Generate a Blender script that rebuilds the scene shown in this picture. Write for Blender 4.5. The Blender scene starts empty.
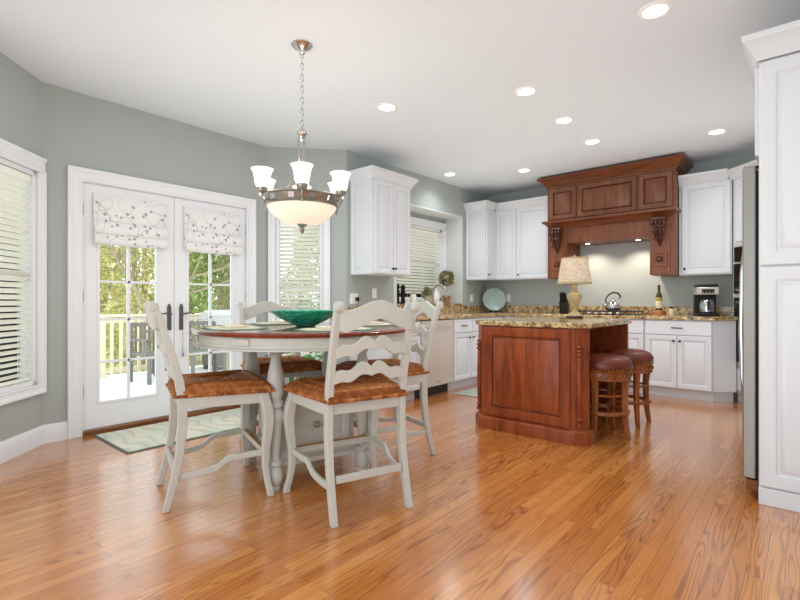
import bpy, math, random
from mathutils import Matrix, Vector
PI = math.pi
def R(a): return math.radians(a)
scene = bpy.context.scene
col = scene.collection
random.seed(7)

# ------------------------------------------------------------------ camera
CAM_H, YAW, F_PX = 1.073, 40.56, 473.0
cam_d = bpy.data.cameras.new('camera')
cam_d.sensor_width = 36.0
cam_d.lens = F_PX / 800 * 36.0
cam_d.shift_y = 2.0 / 800
cam_d.clip_start = 0.02
cam = bpy.data.objects.new('camera', cam_d)
cam.location = (0, 0, CAM_H)
cam.rotation_euler = (R(90), 0, R(YAW))
col.objects.link(cam)
scene.camera = cam

# ------------------------------------------------------------------ world, big lights, exposure
scene.view_settings.view_transform = 'Standard'
scene.view_settings.look = 'None'
scene.view_settings.gamma = 1.0
scene.view_settings.use_curve_mapping = False
scene.view_settings.exposure = -0.03
world = bpy.data.worlds.new('world'); scene.world = world
world.use_nodes = True
bg = world.node_tree.nodes['Background']
bg.inputs[0].default_value = (0.84, 0.94, 1.0, 1); bg.inputs[1].default_value = 2.6

def lamp(name, kind, loc, energy, color=(1, 1, 1), target=None, **kw):
    d = bpy.data.lights.new(name, kind); d.energy = energy; d.color = color
    for k, v in kw.items(): setattr(d, k, v)
    o = bpy.data.objects.new(name, d); o.location = loc
    if target is not None:
        o.rotation_euler = (Vector(target) - Vector(loc)).to_track_quat('-Z', 'Y').to_euler()
    col.objects.link(o); return o
lamp('rear_fill_light', 'AREA', (-0.6, -4.0, 1.35), 16, (0.78, 0.92, 1.0), (-1.2, 4.0, 1.75), shape='RECTANGLE', size=4.6, size_y=2.3)  # added soft fill behind the camera, stands for no modelled window
lamp('side_fill_light', 'AREA', (1.7, -0.9, 1.25), 6, (0.78, 0.92, 1.0), (-2.3, 4.2, 2.2), shape='RECTANGLE', size=2.2, size_y=1.8)  # added fill out of view on the right, brightens ceiling and kitchen
# soft ambient light, short reach so corners and gaps keep their shade
scene.cycles.use_fast_gi = True
scene.cycles.fast_gi_method = 'ADD'
world.light_settings.ao_factor = 0.51
world.light_settings.distance = 1.2

# ------------------------------------------------------------------ materials
def srgb(r, g, b):
    f = lambda c: (c / 255 / 12.92) if c / 255 <= 0.04045 else ((c / 255 + 0.055) / 1.055) ** 2.4
    return (f(r), f(g), f(b), 1)
class NT:
    def __init__(s, name):
        s.m = bpy.data.materials.new(name); s.m.use_nodes = True
        s.t = s.m.node_tree; s.b = s.t.nodes['Principled BSDF']; s.out = s.t.nodes['Material Output']
    def n(s, typ, **kw):
        o = s.t.nodes.new(typ)
        for k, v in kw.items():
            if k.startswith('i_'): o.inputs[k[2:].replace('_', ' ')].default_value = v
            else: setattr(o, k, v)
        return o
    def l(s, a, b): s.t.links.new(a, b)
    def coords(s, scale=(1, 1, 1), rot=(0, 0, 0), kind='Object'):
        c = s.n('ShaderNodeTexCoord'); m = s.n('ShaderNodeMapping')
        m.inputs['Scale'].default_value = scale; m.inputs['Rotation'].default_value = rot
        s.l(c.outputs[kind], m.inputs['Vector']); return m.outputs[0]
    def noise(s, vec, scale, detail=3, rough=0.5, dist=0.0):
        o = s.n('ShaderNodeTexNoise'); s.l(vec, o.inputs['Vector'])
        o.inputs['Scale'].default_value = scale; o.inputs['Detail'].default_value = detail
        o.inputs['Roughness'].default_value = rough; o.inputs['Distortion'].default_value = dist
        return o.outputs['Fac']
    def ramp(s, fac, stops, interp='LINEAR'):
        o = s.n('ShaderNodeValToRGB'); o.color_ramp.interpolation = interp
        e = o.color_ramp.elements
        while len(e) < len(stops): e.new(0.5)
        for i, (p, c) in enumerate(stops): e[i].position = p; e[i].color = c
        s.l(fac, o.inputs[0]); return o.outputs[0]
    def mix(s, fac, a, b, mode='MIX'):
        o = s.n('ShaderNodeMix', data_type='RGBA', blend_type=mode)
        for v, k in ((fac, 0), (a, 6), (b, 7)):
            if hasattr(v, 'is_linked'): s.l(v, o.inputs[k])
            else: o.inputs[k].default_value = v
        return o.outputs[2]
    def math(s, op, a, b=0.0):
        o = s.n('ShaderNodeMath', operation=op)
        for v, k in ((a, 0), (b, 1)):
            if hasattr(v, 'is_linked'): s.l(v, o.inputs[k])
            else: o.inputs[k].default_value = v
        return o.outputs[0]
    def bump(s, h, strength=0.2, dist=0.002):
        o = s.n('ShaderNodeBump'); o.inputs['Strength'].default_value = strength; o.inputs['Distance'].default_value = dist
        s.l(h, o.inputs['Height']); s.l(o.outputs[0], s.b.inputs['Normal'])
    def base(s, c):
        if hasattr(c, 'is_linked'): s.l(c, s.b.inputs['Base Color'])
        else: s.b.inputs['Base Color'].default_value = c
    def set(s, rough=0.5, metal=0.0, spec=0.5, coat=0.0):
        s.b.inputs['Roughness'].default_value = rough; s.b.inputs['Metallic'].default_value = metal
        s.b.inputs['Specular IOR Level'].default_value = spec; s.b.inputs['Coat Weight'].default_value = coat
        s.b.inputs['Coat Roughness'].default_value = 0.15
BLACK, WHITE = (0, 0, 0, 1), (1, 1, 1, 1)
def plain(name, c, rough=0.5, metal=0.0, spec=0.5, coat=0.0, vary=0.04, scale=9.0):
    t = NT(name); t.set(rough, metal, spec, coat)
    f = t.noise(t.coords(), scale, 3)
    d = tuple(x * (1 - vary) for x in c[:3]) + (1,); e = tuple(min(1, x * (1 + vary)) for x in c[:3]) + (1,)
    t.base(t.ramp(f, [(0.3, d), (0.7, e)])); return t.m
def wood(name, dark, mid, light, rough=0.3, scale=(6, 6, 0.7), spec=0.5, coat=0.2):
    t = NT(name); t.set(rough, 0, spec, coat)
    v = t.coords(scale)
    a = t.noise(v, 3.0, 6, 0.6, 0.8); b = t.noise(v, 14.0, 4, 0.6)
    f = t.math('ADD', t.math('MULTIPLY', a, 0.75), t.math('MULTIPLY', b, 0.25))
    t.base(t.ramp(f, [(0.3, dark), (0.5, mid), (0.72, light)])); t.bump(b, 0.08); return t.m
def emit(name, c, strength, base=None):
    t = NT(name); t.base(base or c); t.set(0.4)
    t.b.inputs['Emission Color'].default_value = c; t.b.inputs['Emission Strength'].default_value = strength
    return t.m
M = {}
M['wall'] = plain('wall_paint', srgb(168, 174, 171), 0.75, spec=0.25, vary=0.015, scale=3)
M['ceiling'] = plain('ceiling_paint', srgb(217, 223, 228), 0.9, spec=0.1, vary=0.008, scale=2)
M['trim'] = plain('trim_paint', srgb(228, 230, 233), 0.35, vary=0.01)
M['cab'] = plain('cabinet_paint', srgb(214, 217, 221), 0.35, vary=0.01)
M['chair'] = plain('chair_paint', srgb(192, 190, 182), 0.42, vary=0.03, scale=14)
M['dark'] = plain('dark_bronze', srgb(42, 38, 36), 0.35, 0.7)
M['black'] = plain('black_plastic', srgb(20, 20, 21), 0.35)
M['iron'] = plain('black_iron', srgb(26, 26, 27), 0.5, 0.2)
M['chrome'] = plain('polished_nickel', srgb(205, 206, 208), 0.14, 0.95, vary=0.03)
M['nickel'] = plain('antique_nickel', srgb(176, 172, 164), 0.3, 0.8, vary=0.12, scale=30)
M['door_metal'] = plain('door_pewter', srgb(116, 115, 114), 0.3, 0.6)
M['brass'] = plain('worn_brass', srgb(190, 155, 100), 0.35, 0.8)
M['white_china'] = plain('white_china', srgb(240, 238, 230), 0.2)
M['plastic'] = plain('white_plastic', srgb(236, 236, 232), 0.4)
M['blind'] = plain('cream_slat', srgb(240, 240, 230), 0.5, vary=0.01)
M['teal_china'] = plain('sage_china', srgb(176, 196, 188), 0.25, vary=0.06, scale=20)
M['leather'] = plain('brown_leather', srgb(106, 50, 36), 0.32, spec=0.6, vary=0.2, scale=18)
M['pot'] = plain('clay_pot', srgb(160, 118, 84), 0.7, vary=0.1)
M['stone_pot'] = plain('stone_pot', srgb(196, 184, 160), 0.8, vary=0.08)
M['soil'] = plain('soil', srgb(60, 45, 34), 0.95, vary=0.3, scale=60)
M['patio'] = plain('patio_metal', srgb(118, 114, 108), 0.5, 0.2)
M['grill'] = plain('grill_cover', srgb(170, 172, 170), 0.6)
M['cherry'] = wood('cherry_wood', srgb(88, 36, 14), srgb(132, 60, 26), srgb(162, 82, 40), 0.33)
M['cherry_dark'] = wood('cherry_glaze', srgb(40, 18, 12), srgb(70, 32, 20), srgb(96, 48, 30), 0.35)
M['mantel'] = wood('mantel_cherry', srgb(74, 38, 20), srgb(108, 58, 33), srgb(132, 76, 46), 0.4, scale=(0.8, 6, 6))
M['hoodwood'] = wood('hood_cherry', srgb(80, 42, 22), srgb(114, 63, 36), srgb(138, 82, 50), 0.4)
M['mahogany'] = wood('mahogany', srgb(58, 16, 8), srgb(112, 38, 18), srgb(150, 62, 30), 0.16, scale=(1, 8, 8), coat=0.6)
M['stoolwood'] = wood('stool_oak', srgb(84, 42, 20), srgb(136, 74, 36), srgb(176, 108, 58), 0.35)
M['blockwood'] = wood('block_wood', srgb(140, 80, 40), srgb(176, 108, 60), srgb(200, 135, 80), 0.5)
M['deckrail'] = wood('weathered_rail', srgb(206, 194, 162), srgb(224, 212, 182), srgb(236, 226, 200), 0.8, coat=0)
M['bark'] = wood('bark', srgb(120, 106, 88), srgb(150, 136, 114), srgb(180, 166, 142), 0.9, scale=(5, 5, 1), coat=0)
M['tanbark'] = wood('tan_bark', srgb(170, 130, 90), srgb(204, 164, 120), srgb(226, 196, 160), 0.9, scale=(5, 5, 1), coat=0)

def stainless():
    t = NT('brushed_steel'); t.set(0.36, 0.5)
    f = t.noise(t.coords((60, 60, 0.6)), 4, 3)
    t.base(t.ramp(f, [(0.3, srgb(216, 208, 197)), (0.7, srgb(224, 216, 206))])); return t.m
M['steel'] = stainless()
M['fridge_steel'] = plain('fridge_steel', srgb(150, 146, 140), 0.4, 0.6, vary=0.05, scale=2)
def floor_mat():
    t = NT('oak_floor'); t.set(0.24, 0, 0.6, 1.0); t.b.inputs['Coat Roughness'].default_value = 0.17; t.b.inputs['Coat IOR'].default_value = 1.55
    c = t.n('ShaderNodeTexCoord'); sp = t.n('ShaderNodeSeparateXYZ'); t.l(c.outputs['Object'], sp.inputs[0])
    cb = t.n('ShaderNodeCombineXYZ'); t.l(sp.outputs[1], cb.inputs[0]); t.l(sp.outputs[0], cb.inputs[1])
    br = t.n('ShaderNodeTexBrick', offset=0.37, offset_frequency=2); t.l(cb.outputs[0], br.inputs['Vector'])
    br.inputs['Color1'].default_value = BLACK; br.inputs['Color2'].default_value = WHITE; br.inputs['Mortar'].default_value = (0.5, 0.5, 0.5, 1)
    br.inputs['Scale'].default_value = 1.0; br.inputs['Mortar Size'].default_value = 0.0011; br.inputs['Mortar Smooth'].default_value = 0.2
    br.inputs['Brick Width'].default_value = 1.15; br.inputs['Row Height'].default_value = 0.06; br.inputs['Bias'].default_value = 0.0
    rnd = br.outputs['Color']
    # shift the grain plank by plank
    off = t.n('ShaderNodeVectorMath', operation='MULTIPLY_ADD'); t.l(rnd, off.inputs[0]); off.inputs[1].default_value = (17, 9, 5); t.l(cb.outputs[0], off.inputs[2])
    def mp(sx, sy):
        m = t.n('ShaderNodeMapping'); m.inputs['Scale'].default_value = (sx, sy, 1); t.l(off.outputs[0], m.inputs['Vector']); return m.outputs[0]
    fine = t.noise(mp(3, 120), 2.0, 4, 0.65)
    fig = t.noise(mp(0.55, 7.5), 1.6, 1.5, 0.45, 0.5)          # contour lines of a stretched field give cathedral grain
    cath = t.math('ADD', t.math('MULTIPLY', t.math('SINE', t.math('MULTIPLY', fig, 95.0)), 0.5), 0.5)
    patch = t.ramp(t.noise(mp(0.4, 3), 1.0, 1), [(0.42, BLACK), (0.6, WHITE)])
    big = t.noise(t.coords((0.5, 0.5, 1)), 1.4, 2)
    tone = t.math('ADD', t.math('MULTIPLY', rnd, 0.55), t.math('MULTIPLY', big, 0.45))
    base = t.ramp(tone, [(0.2, srgb(178, 108, 48)), (0.5, srgb(191, 121, 57)), (0.8, srgb(204, 138, 72))])
    g = t.ramp(cath, [(0.02, (0.52, 0.42, 0.34, 1)), (0.3, (0.9, 0.88, 0.86, 1)), (0.6, WHITE)])
    base = t.mix(t.math('ADD', t.math('MULTIPLY', patch, 0.6), 0.25), base, g, 'MULTIPLY')
    g2 = t.ramp(fine, [(0.32, (0.66, 0.6, 0.54, 1)), (0.5, WHITE)])
    base = t.mix(0.45, base, g2, 'MULTIPLY')
    base = t.mix(br.outputs['Fac'], base, srgb(128, 78, 40))
    t.base(base); t.bump(t.math('MULTIPLY', t.math('SUBTRACT', 1.0, br.outputs['Fac']), 1.0), 0.15, 0.001)
    return t.m
M['floor'] = floor_mat()
def granite():
    t = NT('granite'); t.set(0.16, 0, 0.5, 0.2)
    v = t.coords()
    a = t.noise(v, 16, 5, 0.65, 0.4); b = t.noise(v, 44, 4, 0.6)
    vo = t.n('ShaderNodeTexVoronoi'); t.l(v, vo.inputs['Vector']); vo.inputs['Scale'].default_value = 75
    c = t.ramp(a, [(0.28, srgb(62, 44, 30)), (0.42, srgb(134, 104, 68)), (0.54, srgb(192, 164, 118)), (0.7, srgb(222, 204, 168))])
    d = t.ramp(b, [(0.40, WHITE), (0.5, BLACK)])
    c = t.mix(t.math('MULTIPLY', d, 0.85), c, srgb(46, 36, 28))
    e = t.ramp(vo.outputs['Color'], [(0.66, BLACK), (0.72, WHITE)])
    c = t.mix(t.math('MULTIPLY', e, 0.6), c, srgb(224, 200, 150))
    t.base(c); return t.m
M['granite'] = granite()
def rush():
    t = NT('woven_rush'); t.set(0.6, 0, 0.3)
    v = t.coords(); at = t.n('ShaderNodeVertexColor', layer_name='straw')     # each strand has its own straw colour
    a = t.noise(v, 40, 4, 0.6)
    f = t.math('ADD', t.math('MULTIPLY', at.outputs['Color'], 0.28), t.math('MULTIPLY', a, 0.72))
    t.base(t.ramp(f, [(0.15, srgb(84, 42, 18)), (0.42, srgb(138, 78, 36)), (0.62, srgb(178, 114, 62)), (0.9, srgb(222, 172, 118))])); return t.m
M['rush'] = rush()
def shade_fabric():
    t = NT('vine_print_fabric'); t.set(0.85, 0, 0.1)
    v = t.coords((1, 1, 1))
    vo = t.n('ShaderNodeTexVoronoi'); t.l(v, vo.inputs['Vector']); vo.inputs['Scale'].default_value = 22
    leaf = t.ramp(vo.outputs['Distance'], [(0.27, WHITE), (0.33, BLACK)])
    pick = t.ramp(vo.outputs['Color'], [(0.44, BLACK), (0.46, WHITE)])
    leaf = t.math('MULTIPLY', leaf, pick)
    w = t.n('ShaderNodeTexNoise'); t.l(v, w.inputs['Vector']); w.inputs['Scale'].default_value = 7.0; w.inputs['Detail'].default_value = 0.5
    stem = t.ramp(w.outputs['Fac'], [(0.488, BLACK), (0.496, WHITE), (0.504, WHITE), (0.512, BLACK)])
    c = t.mix(t.math('MULTIPLY', stem, 0.6), srgb(236, 235, 233), srgb(150, 140, 136))
    t.base(t.mix(t.math('MULTIPLY', leaf, 0.85), c, srgb(108, 100, 104)))
    # thin cloth lets some daylight through
    tr = t.n('ShaderNodeBsdfTranslucent'); tr.inputs[0].default_value = srgb(236, 235, 233)
    mx = t.n('ShaderNodeMixShader'); mx.inputs[0].default_value = 0.3
    t.l(t.b.outputs[0], mx.inputs[1]); t.l(tr.outputs[0], mx.inputs[2]); t.l(mx.outputs[0], t.out.inputs[0])
    return t.m
M['shade'] = shade_fabric()
def rug_mat():
    t = NT('hooked_rug'); t.set(0.95, 0, 0.1)
    v = t.coords((1, 1, 1))
    w = t.n('ShaderNodeTexWave', wave_type='RINGS'); t.l(v, w.inputs['Vector'])
    w.inputs['Scale'].default_value = 2.6; w.inputs['Distortion'].default_value = 9; w.inputs['Detail'].default_value = 1.0; w.inputs['Detail Scale'].default_value = 1.4
    line = t.ramp(w.outputs['Fac'], [(0.0, WHITE), (0.12, WHITE), (0.2, BLACK)])
    a = t.noise(v, 3.5, 2)
    c = t.ramp(a, [(0.35, srgb(196, 206, 192)), (0.55, srgb(214, 212, 194)), (0.7, srgb(220, 214, 196))])
    t.base(t.mix(t.math('MULTIPLY', line, 0.4), c, srgb(160, 166, 150))); t.bump(t.noise(v, 220, 2), 0.5, 0.003); return t.m
M['rug'] = rug_mat()
M['rug_edge'] = plain('rug_binding', srgb(104, 118, 112), 0.95, spec=0.1)
M['mat_sage'] = plain('sage_mat', srgb(158, 166, 156), 0.95, spec=0.1, vary=0.12, scale=30)
def glass_pane():
    t = NT('window_glass')
    tr = t.n('ShaderNodeBsdfTransparent'); tr.inputs[0].default_value = (0.97, 0.985, 0.98, 1)
    g = t.n('ShaderNodeBsdfGlossy'); g.inputs['Roughness'].default_value = 0.02
    lw = t.n('ShaderNodeFresnel'); lw.inputs[0].default_value = 1.35
    mx = t.n('ShaderNodeMixShader'); t.l(lw.outputs[0], mx.inputs[0]); t.l(tr.outputs[0], mx.inputs[1]); t.l(g.outputs[0], mx.inputs[2]); t.l(mx.outputs[0], t.out.inputs[0])
    return t.m
M['glass'] = glass_pane()
def teal_glass():
    t = NT('teal_glass'); t.set(0.22, 0, 0.6, 0.4)
    v = t.coords(); a = t.noise(v, 26, 4, 0.7, 0.6)
    t.base(t.ramp(a, [(0.3, srgb(4, 128, 98)), (0.5, srgb(16, 182, 142)), (0.7, srgb(120, 222, 190))])); t.bump(a, 0.4, 0.004); return t.m
M['teal'] = teal_glass()
def foliage(name, a, b, c):
    t = NT(name); t.set(0.6, 0, 0.25)
    f = t.noise(t.coords(), 9, 3); t.base(t.ramp(f, [(0.3, a), (0.5, b), (0.72, c)]))
    return t.m
M['leaf'] = foliage('house_plant_leaf', srgb(40, 84, 34), srgb(70, 124, 50), srgb(120, 168, 80))
M['topiary'] = foliage('topiary_leaf', srgb(92, 92, 62), srgb(140, 136, 98), srgb(196, 186, 146))
M['ever'] = foliage('evergreen_leaf', srgb(120, 134, 78), srgb(160, 172, 108), srgb(204, 212, 154))
M['bush'] = foliage('bush_leaf', srgb(160, 154, 98), srgb(196, 190, 130), srgb(222, 216, 168))
M['lawn'] = foliage('lawn_grass', srgb(130, 136, 84), srgb(168, 172, 116), srgb(196, 196, 150))
def lampshade():
    t = NT('script_print_linen'); t.set(0.9, 0, 0.1)
    v = t.coords((1, 1, 1.6)); a = t.noise(v, 34, 4, 0.7, 1.4)
    t.base(t.ramp(a, [(0.38, srgb(158, 134, 112)), (0.5, srgb(214, 198, 178)), (0.7, srgb(226, 214, 198))]))
    tr = t.n('ShaderNodeBsdfTranslucent'); tr.inputs[0].default_value = srgb(234, 218, 196)
    mx = t.n('ShaderNodeMixShader'); mx.inputs[0].default_value = 0.35
    t.l(t.b.outputs[0], mx.inputs[1]); t.l(tr.outputs[0], mx.inputs[2]); t.l(mx.outputs[0], t.out.inputs[0]); return t.m
M['lampshade'] = lampshade()
M['lampbase'] = plain('aged_cream_base', srgb(178, 158, 116), 0.5, vary=0.2, scale=16)
M['bulb_glass'] = emit('frosted_shade', (1, 0.96, 0.9, 1), 0.9, srgb(245, 240, 230))
M['bowl_glass'] = emit('alabaster_bowl', (1, 0.82, 0.68, 1), 0.5, srgb(236, 216, 194))
M['can_light'] = emit('recessed_lens', (1, 0.97, 0.92, 1), 9.0)
M['puck'] = emit('hood_lens', (1, 0.88, 0.7, 1), 6.0)
M['backsplash'] = plain('stove_backsplash', srgb(214, 208, 194), 0.4, vary=0.02)
M['green_glass'] = plain('green_bottle', srgb(58, 66, 24), 0.12, spec=0.6)
M['label'] = plain('paper_label', srgb(224, 214, 180), 0.7)
M['gold_label'] = plain('gold_label', srgb(178, 160, 70), 0.5)
M['red_foil'] = plain('maroon_foil', srgb(80, 24, 24), 0.35)
M['deck'] = plain('pale_deck', srgb(232, 232, 230), 0.8, vary=0.04, scale=3)
M['placemat'] = plain('placemat_weave', srgb(214, 210, 184), 0.85, vary=0.12, scale=50)
M['placemat_edge'] = plain('placemat_teal', srgb(112, 148, 132), 0.85, vary=0.1, scale=40)
M['napkin'] = plain('napkin_linen', srgb(226, 218, 196), 0.9, vary=0.05)
M['oven_glass'] = plain('oven_black_glass', srgb(34, 28, 26), 0.08, spec=0.7)
M['grille'] = plain('copper_grille', srgb(120, 66, 40), 0.4, 0.5)
M['walnut_sill'] = wood('oak_threshold', srgb(84, 48, 26), srgb(126, 78, 44), srgb(150, 98, 60), 0.4, scale=(6, 0.7, 6))

# ------------------------------------------------------------------ mesh building
class MB:
    def __init__(s): s.v = []; s.f = []; s.m = None
    def add(s, vs, fs):
        o = len(s.v)
        if s.m is not None: vs = [tuple(s.m @ Vector(p)) for p in vs]
        s.v += [tuple(p) for p in vs]; s.f += [tuple(i + o for i in f) for f in fs]; return s
    def box(s, x0, x1, y0, y1, z0, z1):
        x0, x1 = min(x0, x1), max(x0, x1); y0, y1 = min(y0, y1), max(y0, y1); z0, z1 = min(z0, z1), max(z0, z1)
        return s.add([(x0, y0, z0), (x1, y0, z0), (x1, y1, z0), (x0, y1, z0), (x0, y0, z1), (x1, y0, z1), (x1, y1, z1), (x0, y1, z1)],
                     [(0, 3, 2, 1), (4, 5, 6, 7), (0, 1, 5, 4), (1, 2, 6, 5), (2, 3, 7, 6), (3, 0, 4, 7)])
    def loft(s, rings, caps=True, closed=True):
        n = len(rings[0]); vs = [p for r in rings for p in r]; fs = []
        for i in range(len(rings) - 1):
            for j in range(n if closed else n - 1):
                k = (j + 1) % n; fs.append((i * n + j, i * n + k, (i + 1) * n + k, (i + 1) * n + j))
        if caps: fs += [tuple(range(n))[::-1], tuple(range((len(rings) - 1) * n, len(rings) * n))]
        return s.add(vs, fs)
    def lathe(s, prof, c=(0, 0, 0), n=24, caps=True):
        rings = [[(c[0] + r * math.cos(2 * PI * k / n), c[1] + r * math.sin(2 * PI * k / n), c[2] + z) for k in range(n)] for r, z in prof]
        return s.loft(rings, caps)
    def rect(s, secs):   # secs: (cx, cy, z, hx, hy): a leg or post of rectangular section
        return s.loft([[(x - a, y - b, z), (x + a, y - b, z), (x + a, y + b, z), (x - a, y + b, z)] for x, y, z, a, b in secs])
    def tube(s, pts, r, n=8, caps=True, closed=False):
        P = [Vector(p) for p in pts]; m = len(P); rs = r if isinstance(r, (list, tuple)) else [r] * m
        up = None; rings = []
        for i, p in enumerate(P):
            if closed: t = (P[(i + 1) % m] - P[i - 1]).normalized()
            else: t = (P[min(i + 1, m - 1)] - P[max(i - 1, 0)]).normalized()
            if up is None: up = Vector((0, 0, 1)) if abs(t.z) < 0.9 else Vector((1, 0, 0))
            a = up - t * up.dot(t)
            if a.length < 1e-4: a = t.orthogonal()
            a.normalize(); b = t.cross(a); up = a
            rings.append([tuple(p + (a * math.cos(2 * PI * k / n) + b * math.sin(2 * PI * k / n)) * rs[i]) for k in range(n)])
        if closed: rings.append(rings[0]); caps = False
        return s.loft(rings, caps)
    def prism(s, poly, f0, f1):   # poly 2-D points, f0/f1 map them to the two end faces
        return s.loft([[f0(a, b) for a, b in poly], [f1(a, b) for a, b in poly]])
    def panel(s, x0, x1, z0, z1, y, t=0.02, fr=0.055, deep=0.015):   # raised-panel door front facing -y
        def ring(i, yy): return [(x0 + i, yy, z0 + i), (x1 - i, yy, z0 + i), (x1 - i, yy, z1 - i), (x0 + i, yy, z1 - i)]
        L = [(0, y + t), (0, y + 0.004), (0.004, y), (fr - 0.010, y), (fr - 0.004, y + 0.004), (fr, y + deep), (fr + 0.010, y + deep), (fr + 0.014, y + deep * 0.6), (fr + 0.040, y + 0.0015)]
        return s.loft([ring(a, b) for a, b in L])
    def slab(s, x0, x1, z0, z1, y, t=0.02, b=0.004):
        def ring(i, yy): return [(x0 + i, yy, z0 + i), (x1 - i, yy, z0 + i), (x1 - i, yy, z1 - i), (x0 + i, yy, z1 - i)]
        return s.loft([ring(0, y + t), ring(0, y + b), ring(b, y)])
    def sweep(s, path, prof, closed=False):   # moulding: prof (out, z), outwards = right of travel
        n = len(path); rings = []
        for i in range(n):
            def nrm(a, b):
                d = Vector((b[0] - a[0], b[1] - a[1])); d.normalize(); return Vector((d.y, -d.x))
            if closed: n0 = nrm(path[i - 1], path[i]); n1 = nrm(path[i], path[(i + 1) % n])
            else:
                n0 = nrm(path[i - 1], path[i]) if i else nrm(path[0], path[1])
                n1 = nrm(path[i], path[i + 1]) if i < n - 1 else n0
            m = (n0 + n1); m = m / max(0.2, m.dot(n1)) if m.length > 1e-6 else n1
            rings.append([(path[i][0] + m.x * o, path[i][1] + m.y * o, z) for o, z in prof])
        if closed: rings.append(rings[0])
        return s.loft(rings, not closed)
    def build(s, name, mat, parent=None, bevel=0.0, smooth=35, solid=0.0, sub=0):
        me = bpy.data.meshes.new(name); me.from_pydata(s.v, [], s.f)
        import bmesh
        bm = bmesh.new(); bm.from_mesh(me); bmesh.ops.recalc_face_normals(bm, faces=bm.faces); bm.to_mesh(me); bm.free()
        for p in me.polygons: p.use_smooth = True
        me.set_sharp_from_angle(angle=R(smooth)); me.materials.append(M[mat] if isinstance(mat, str) else mat)
        o = bpy.data.objects.new(name, me); col.objects.link(o)
        if parent is not None: o.parent = parent
        if solid: d = o.modifiers.new('thick', 'SOLIDIFY'); d.thickness = solid; d.offset = 0
        if bevel:
            b = o.modifiers.new('bevel', 'BEVEL'); b.width = bevel; b.segments = 2; b.limit_method = 'ANGLE'; b.angle_limit = R(50)
        if sub: q = o.modifiers.new('sub', 'SUBSURF'); q.levels = sub; q.render_levels = sub
        return o
def B(*boxes):
    m = MB()
    for b in boxes: m.box(*b)
    return m
def tag(o, label=None, cat=None, group=None, kind=None):
    for k, v in (('label', label), ('category', cat), ('group', group), ('kind', kind)):
        if v: o[k] = v
    return o
def thing(name, label, cat, loc=(0, 0, 0), rz=0.0, group=None, kind=None):
    o = bpy.data.objects.new(name, None); o.location = loc; o.rotation_euler = (0, 0, rz); o.empty_display_size = 0.1
    col.objects.link(o); return tag(o, label, cat, group, kind)
def copy_tree(o, parent=None):
    c = o.copy(); col.objects.link(c)
    if parent is not None: c.parent = parent
    for ch in list(o.children): copy_tree(ch, c)
    return c
def dup(o, label, loc, rz=None):
    c = copy_tree(o); c['label'] = label; c.location = loc
    if rz is not None: c.rotation_euler = (0, 0, rz)
    return c
def struct(name, mb, mat, parent=None, **kw):
    o = mb.build(name, mat, parent, **kw); o['kind'] = 'structure'; return o
def frame_empty(name, loc, rz):
    o = bpy.data.objects.new(name, None); o.location = loc; o.rotation_euler = (0, 0, rz); col.objects.link(o); o['kind'] = 'structure'; return o

# ------------------------------------------------------------------ room shell
XS, YB, XD, CE = -3.82, 6.59, -4.39, 2.74
P1, P2, P3 = (-4.39, 0.963), (-4.39, 2.94), (-3.82, 3.56)
P0 = (P1[0] + 0.723 * 1.3, P1[1] - 0.69 * 1.3)
XR = 0.62
room = [(1.8, -4.2), (1.8, 2.9), (XR, 2.9), (XR, YB), (XS, YB), P3, P2, P1, P0, (P0[0], -4.2)]
def plate(poly, z0, z1):
    return MB().prism(poly, lambda a, b: (a, b, z0), lambda a, b: (a, b, z1))
def grow(poly, d):
    return [(x + (d if x > 0 else -d), y + (d if y > 1.9 else -d)) for x, y in poly]
struct('floor', plate(grow(room, 0.12), -0.06, 0.0), 'floor')
struct('ceiling', plate(grow(room, 0.12), CE, CE + 0.08), 'ceiling')
T = 0.12
struct('wall_door', B((XD - T, XD, P1[1], 1.13, 0, CE), (XD - T, XD, 2.77, P2[1], 0, CE), (XD - T, XD, 1.13, 2.77, 2.09, CE)), 'wall')
struct('wall_back', B((XS - T, XR + T, YB, YB + T, 0, CE)), 'wall')
struct('wall_side', B((1.8, 1.8 + T, -4.2, 2.9, 0, CE), (XR, 1.8 + T, 2.9, 2.9 + T, 0, CE)), 'wall')  # unseen wall, added to block sky light from the right
struct('wall_right', B((XR, XR + T, 2.9, YB, 0, CE)), 'wall')
RY0, RY1, RZ0, RZ1 = 4.40, 5.86, 1.03, 2.31       # window recess over the sink
struct('wall_sink', B((XS - T, XS, P3[1], RY0, 0, CE), (XS - T, XS, RY1, YB, 0, CE), (XS - T, XS, RY0, RY1, 0, RZ0), (XS - T, XS, RY0, RY1, RZ1, CE)), 'wall')
M['jamb'] = plain('window_lit_jamb', srgb(212, 217, 214), 0.6, vary=0.01)  # wall gray lightened, window light in the recess put into the colour
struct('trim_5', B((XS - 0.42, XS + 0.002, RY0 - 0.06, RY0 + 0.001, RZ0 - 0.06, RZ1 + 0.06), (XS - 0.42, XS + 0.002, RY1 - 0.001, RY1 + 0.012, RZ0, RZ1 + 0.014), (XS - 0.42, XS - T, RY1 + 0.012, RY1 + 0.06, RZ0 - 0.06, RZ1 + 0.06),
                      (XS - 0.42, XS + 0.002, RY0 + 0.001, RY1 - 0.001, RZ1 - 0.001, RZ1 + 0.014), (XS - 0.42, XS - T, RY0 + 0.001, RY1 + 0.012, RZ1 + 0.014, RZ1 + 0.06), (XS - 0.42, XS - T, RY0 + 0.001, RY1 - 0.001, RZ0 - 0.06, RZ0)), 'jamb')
struct('wall_left', B((P0[0] - T, P0[0], -4.2, P0[1], 0, CE)), 'wall')
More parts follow.
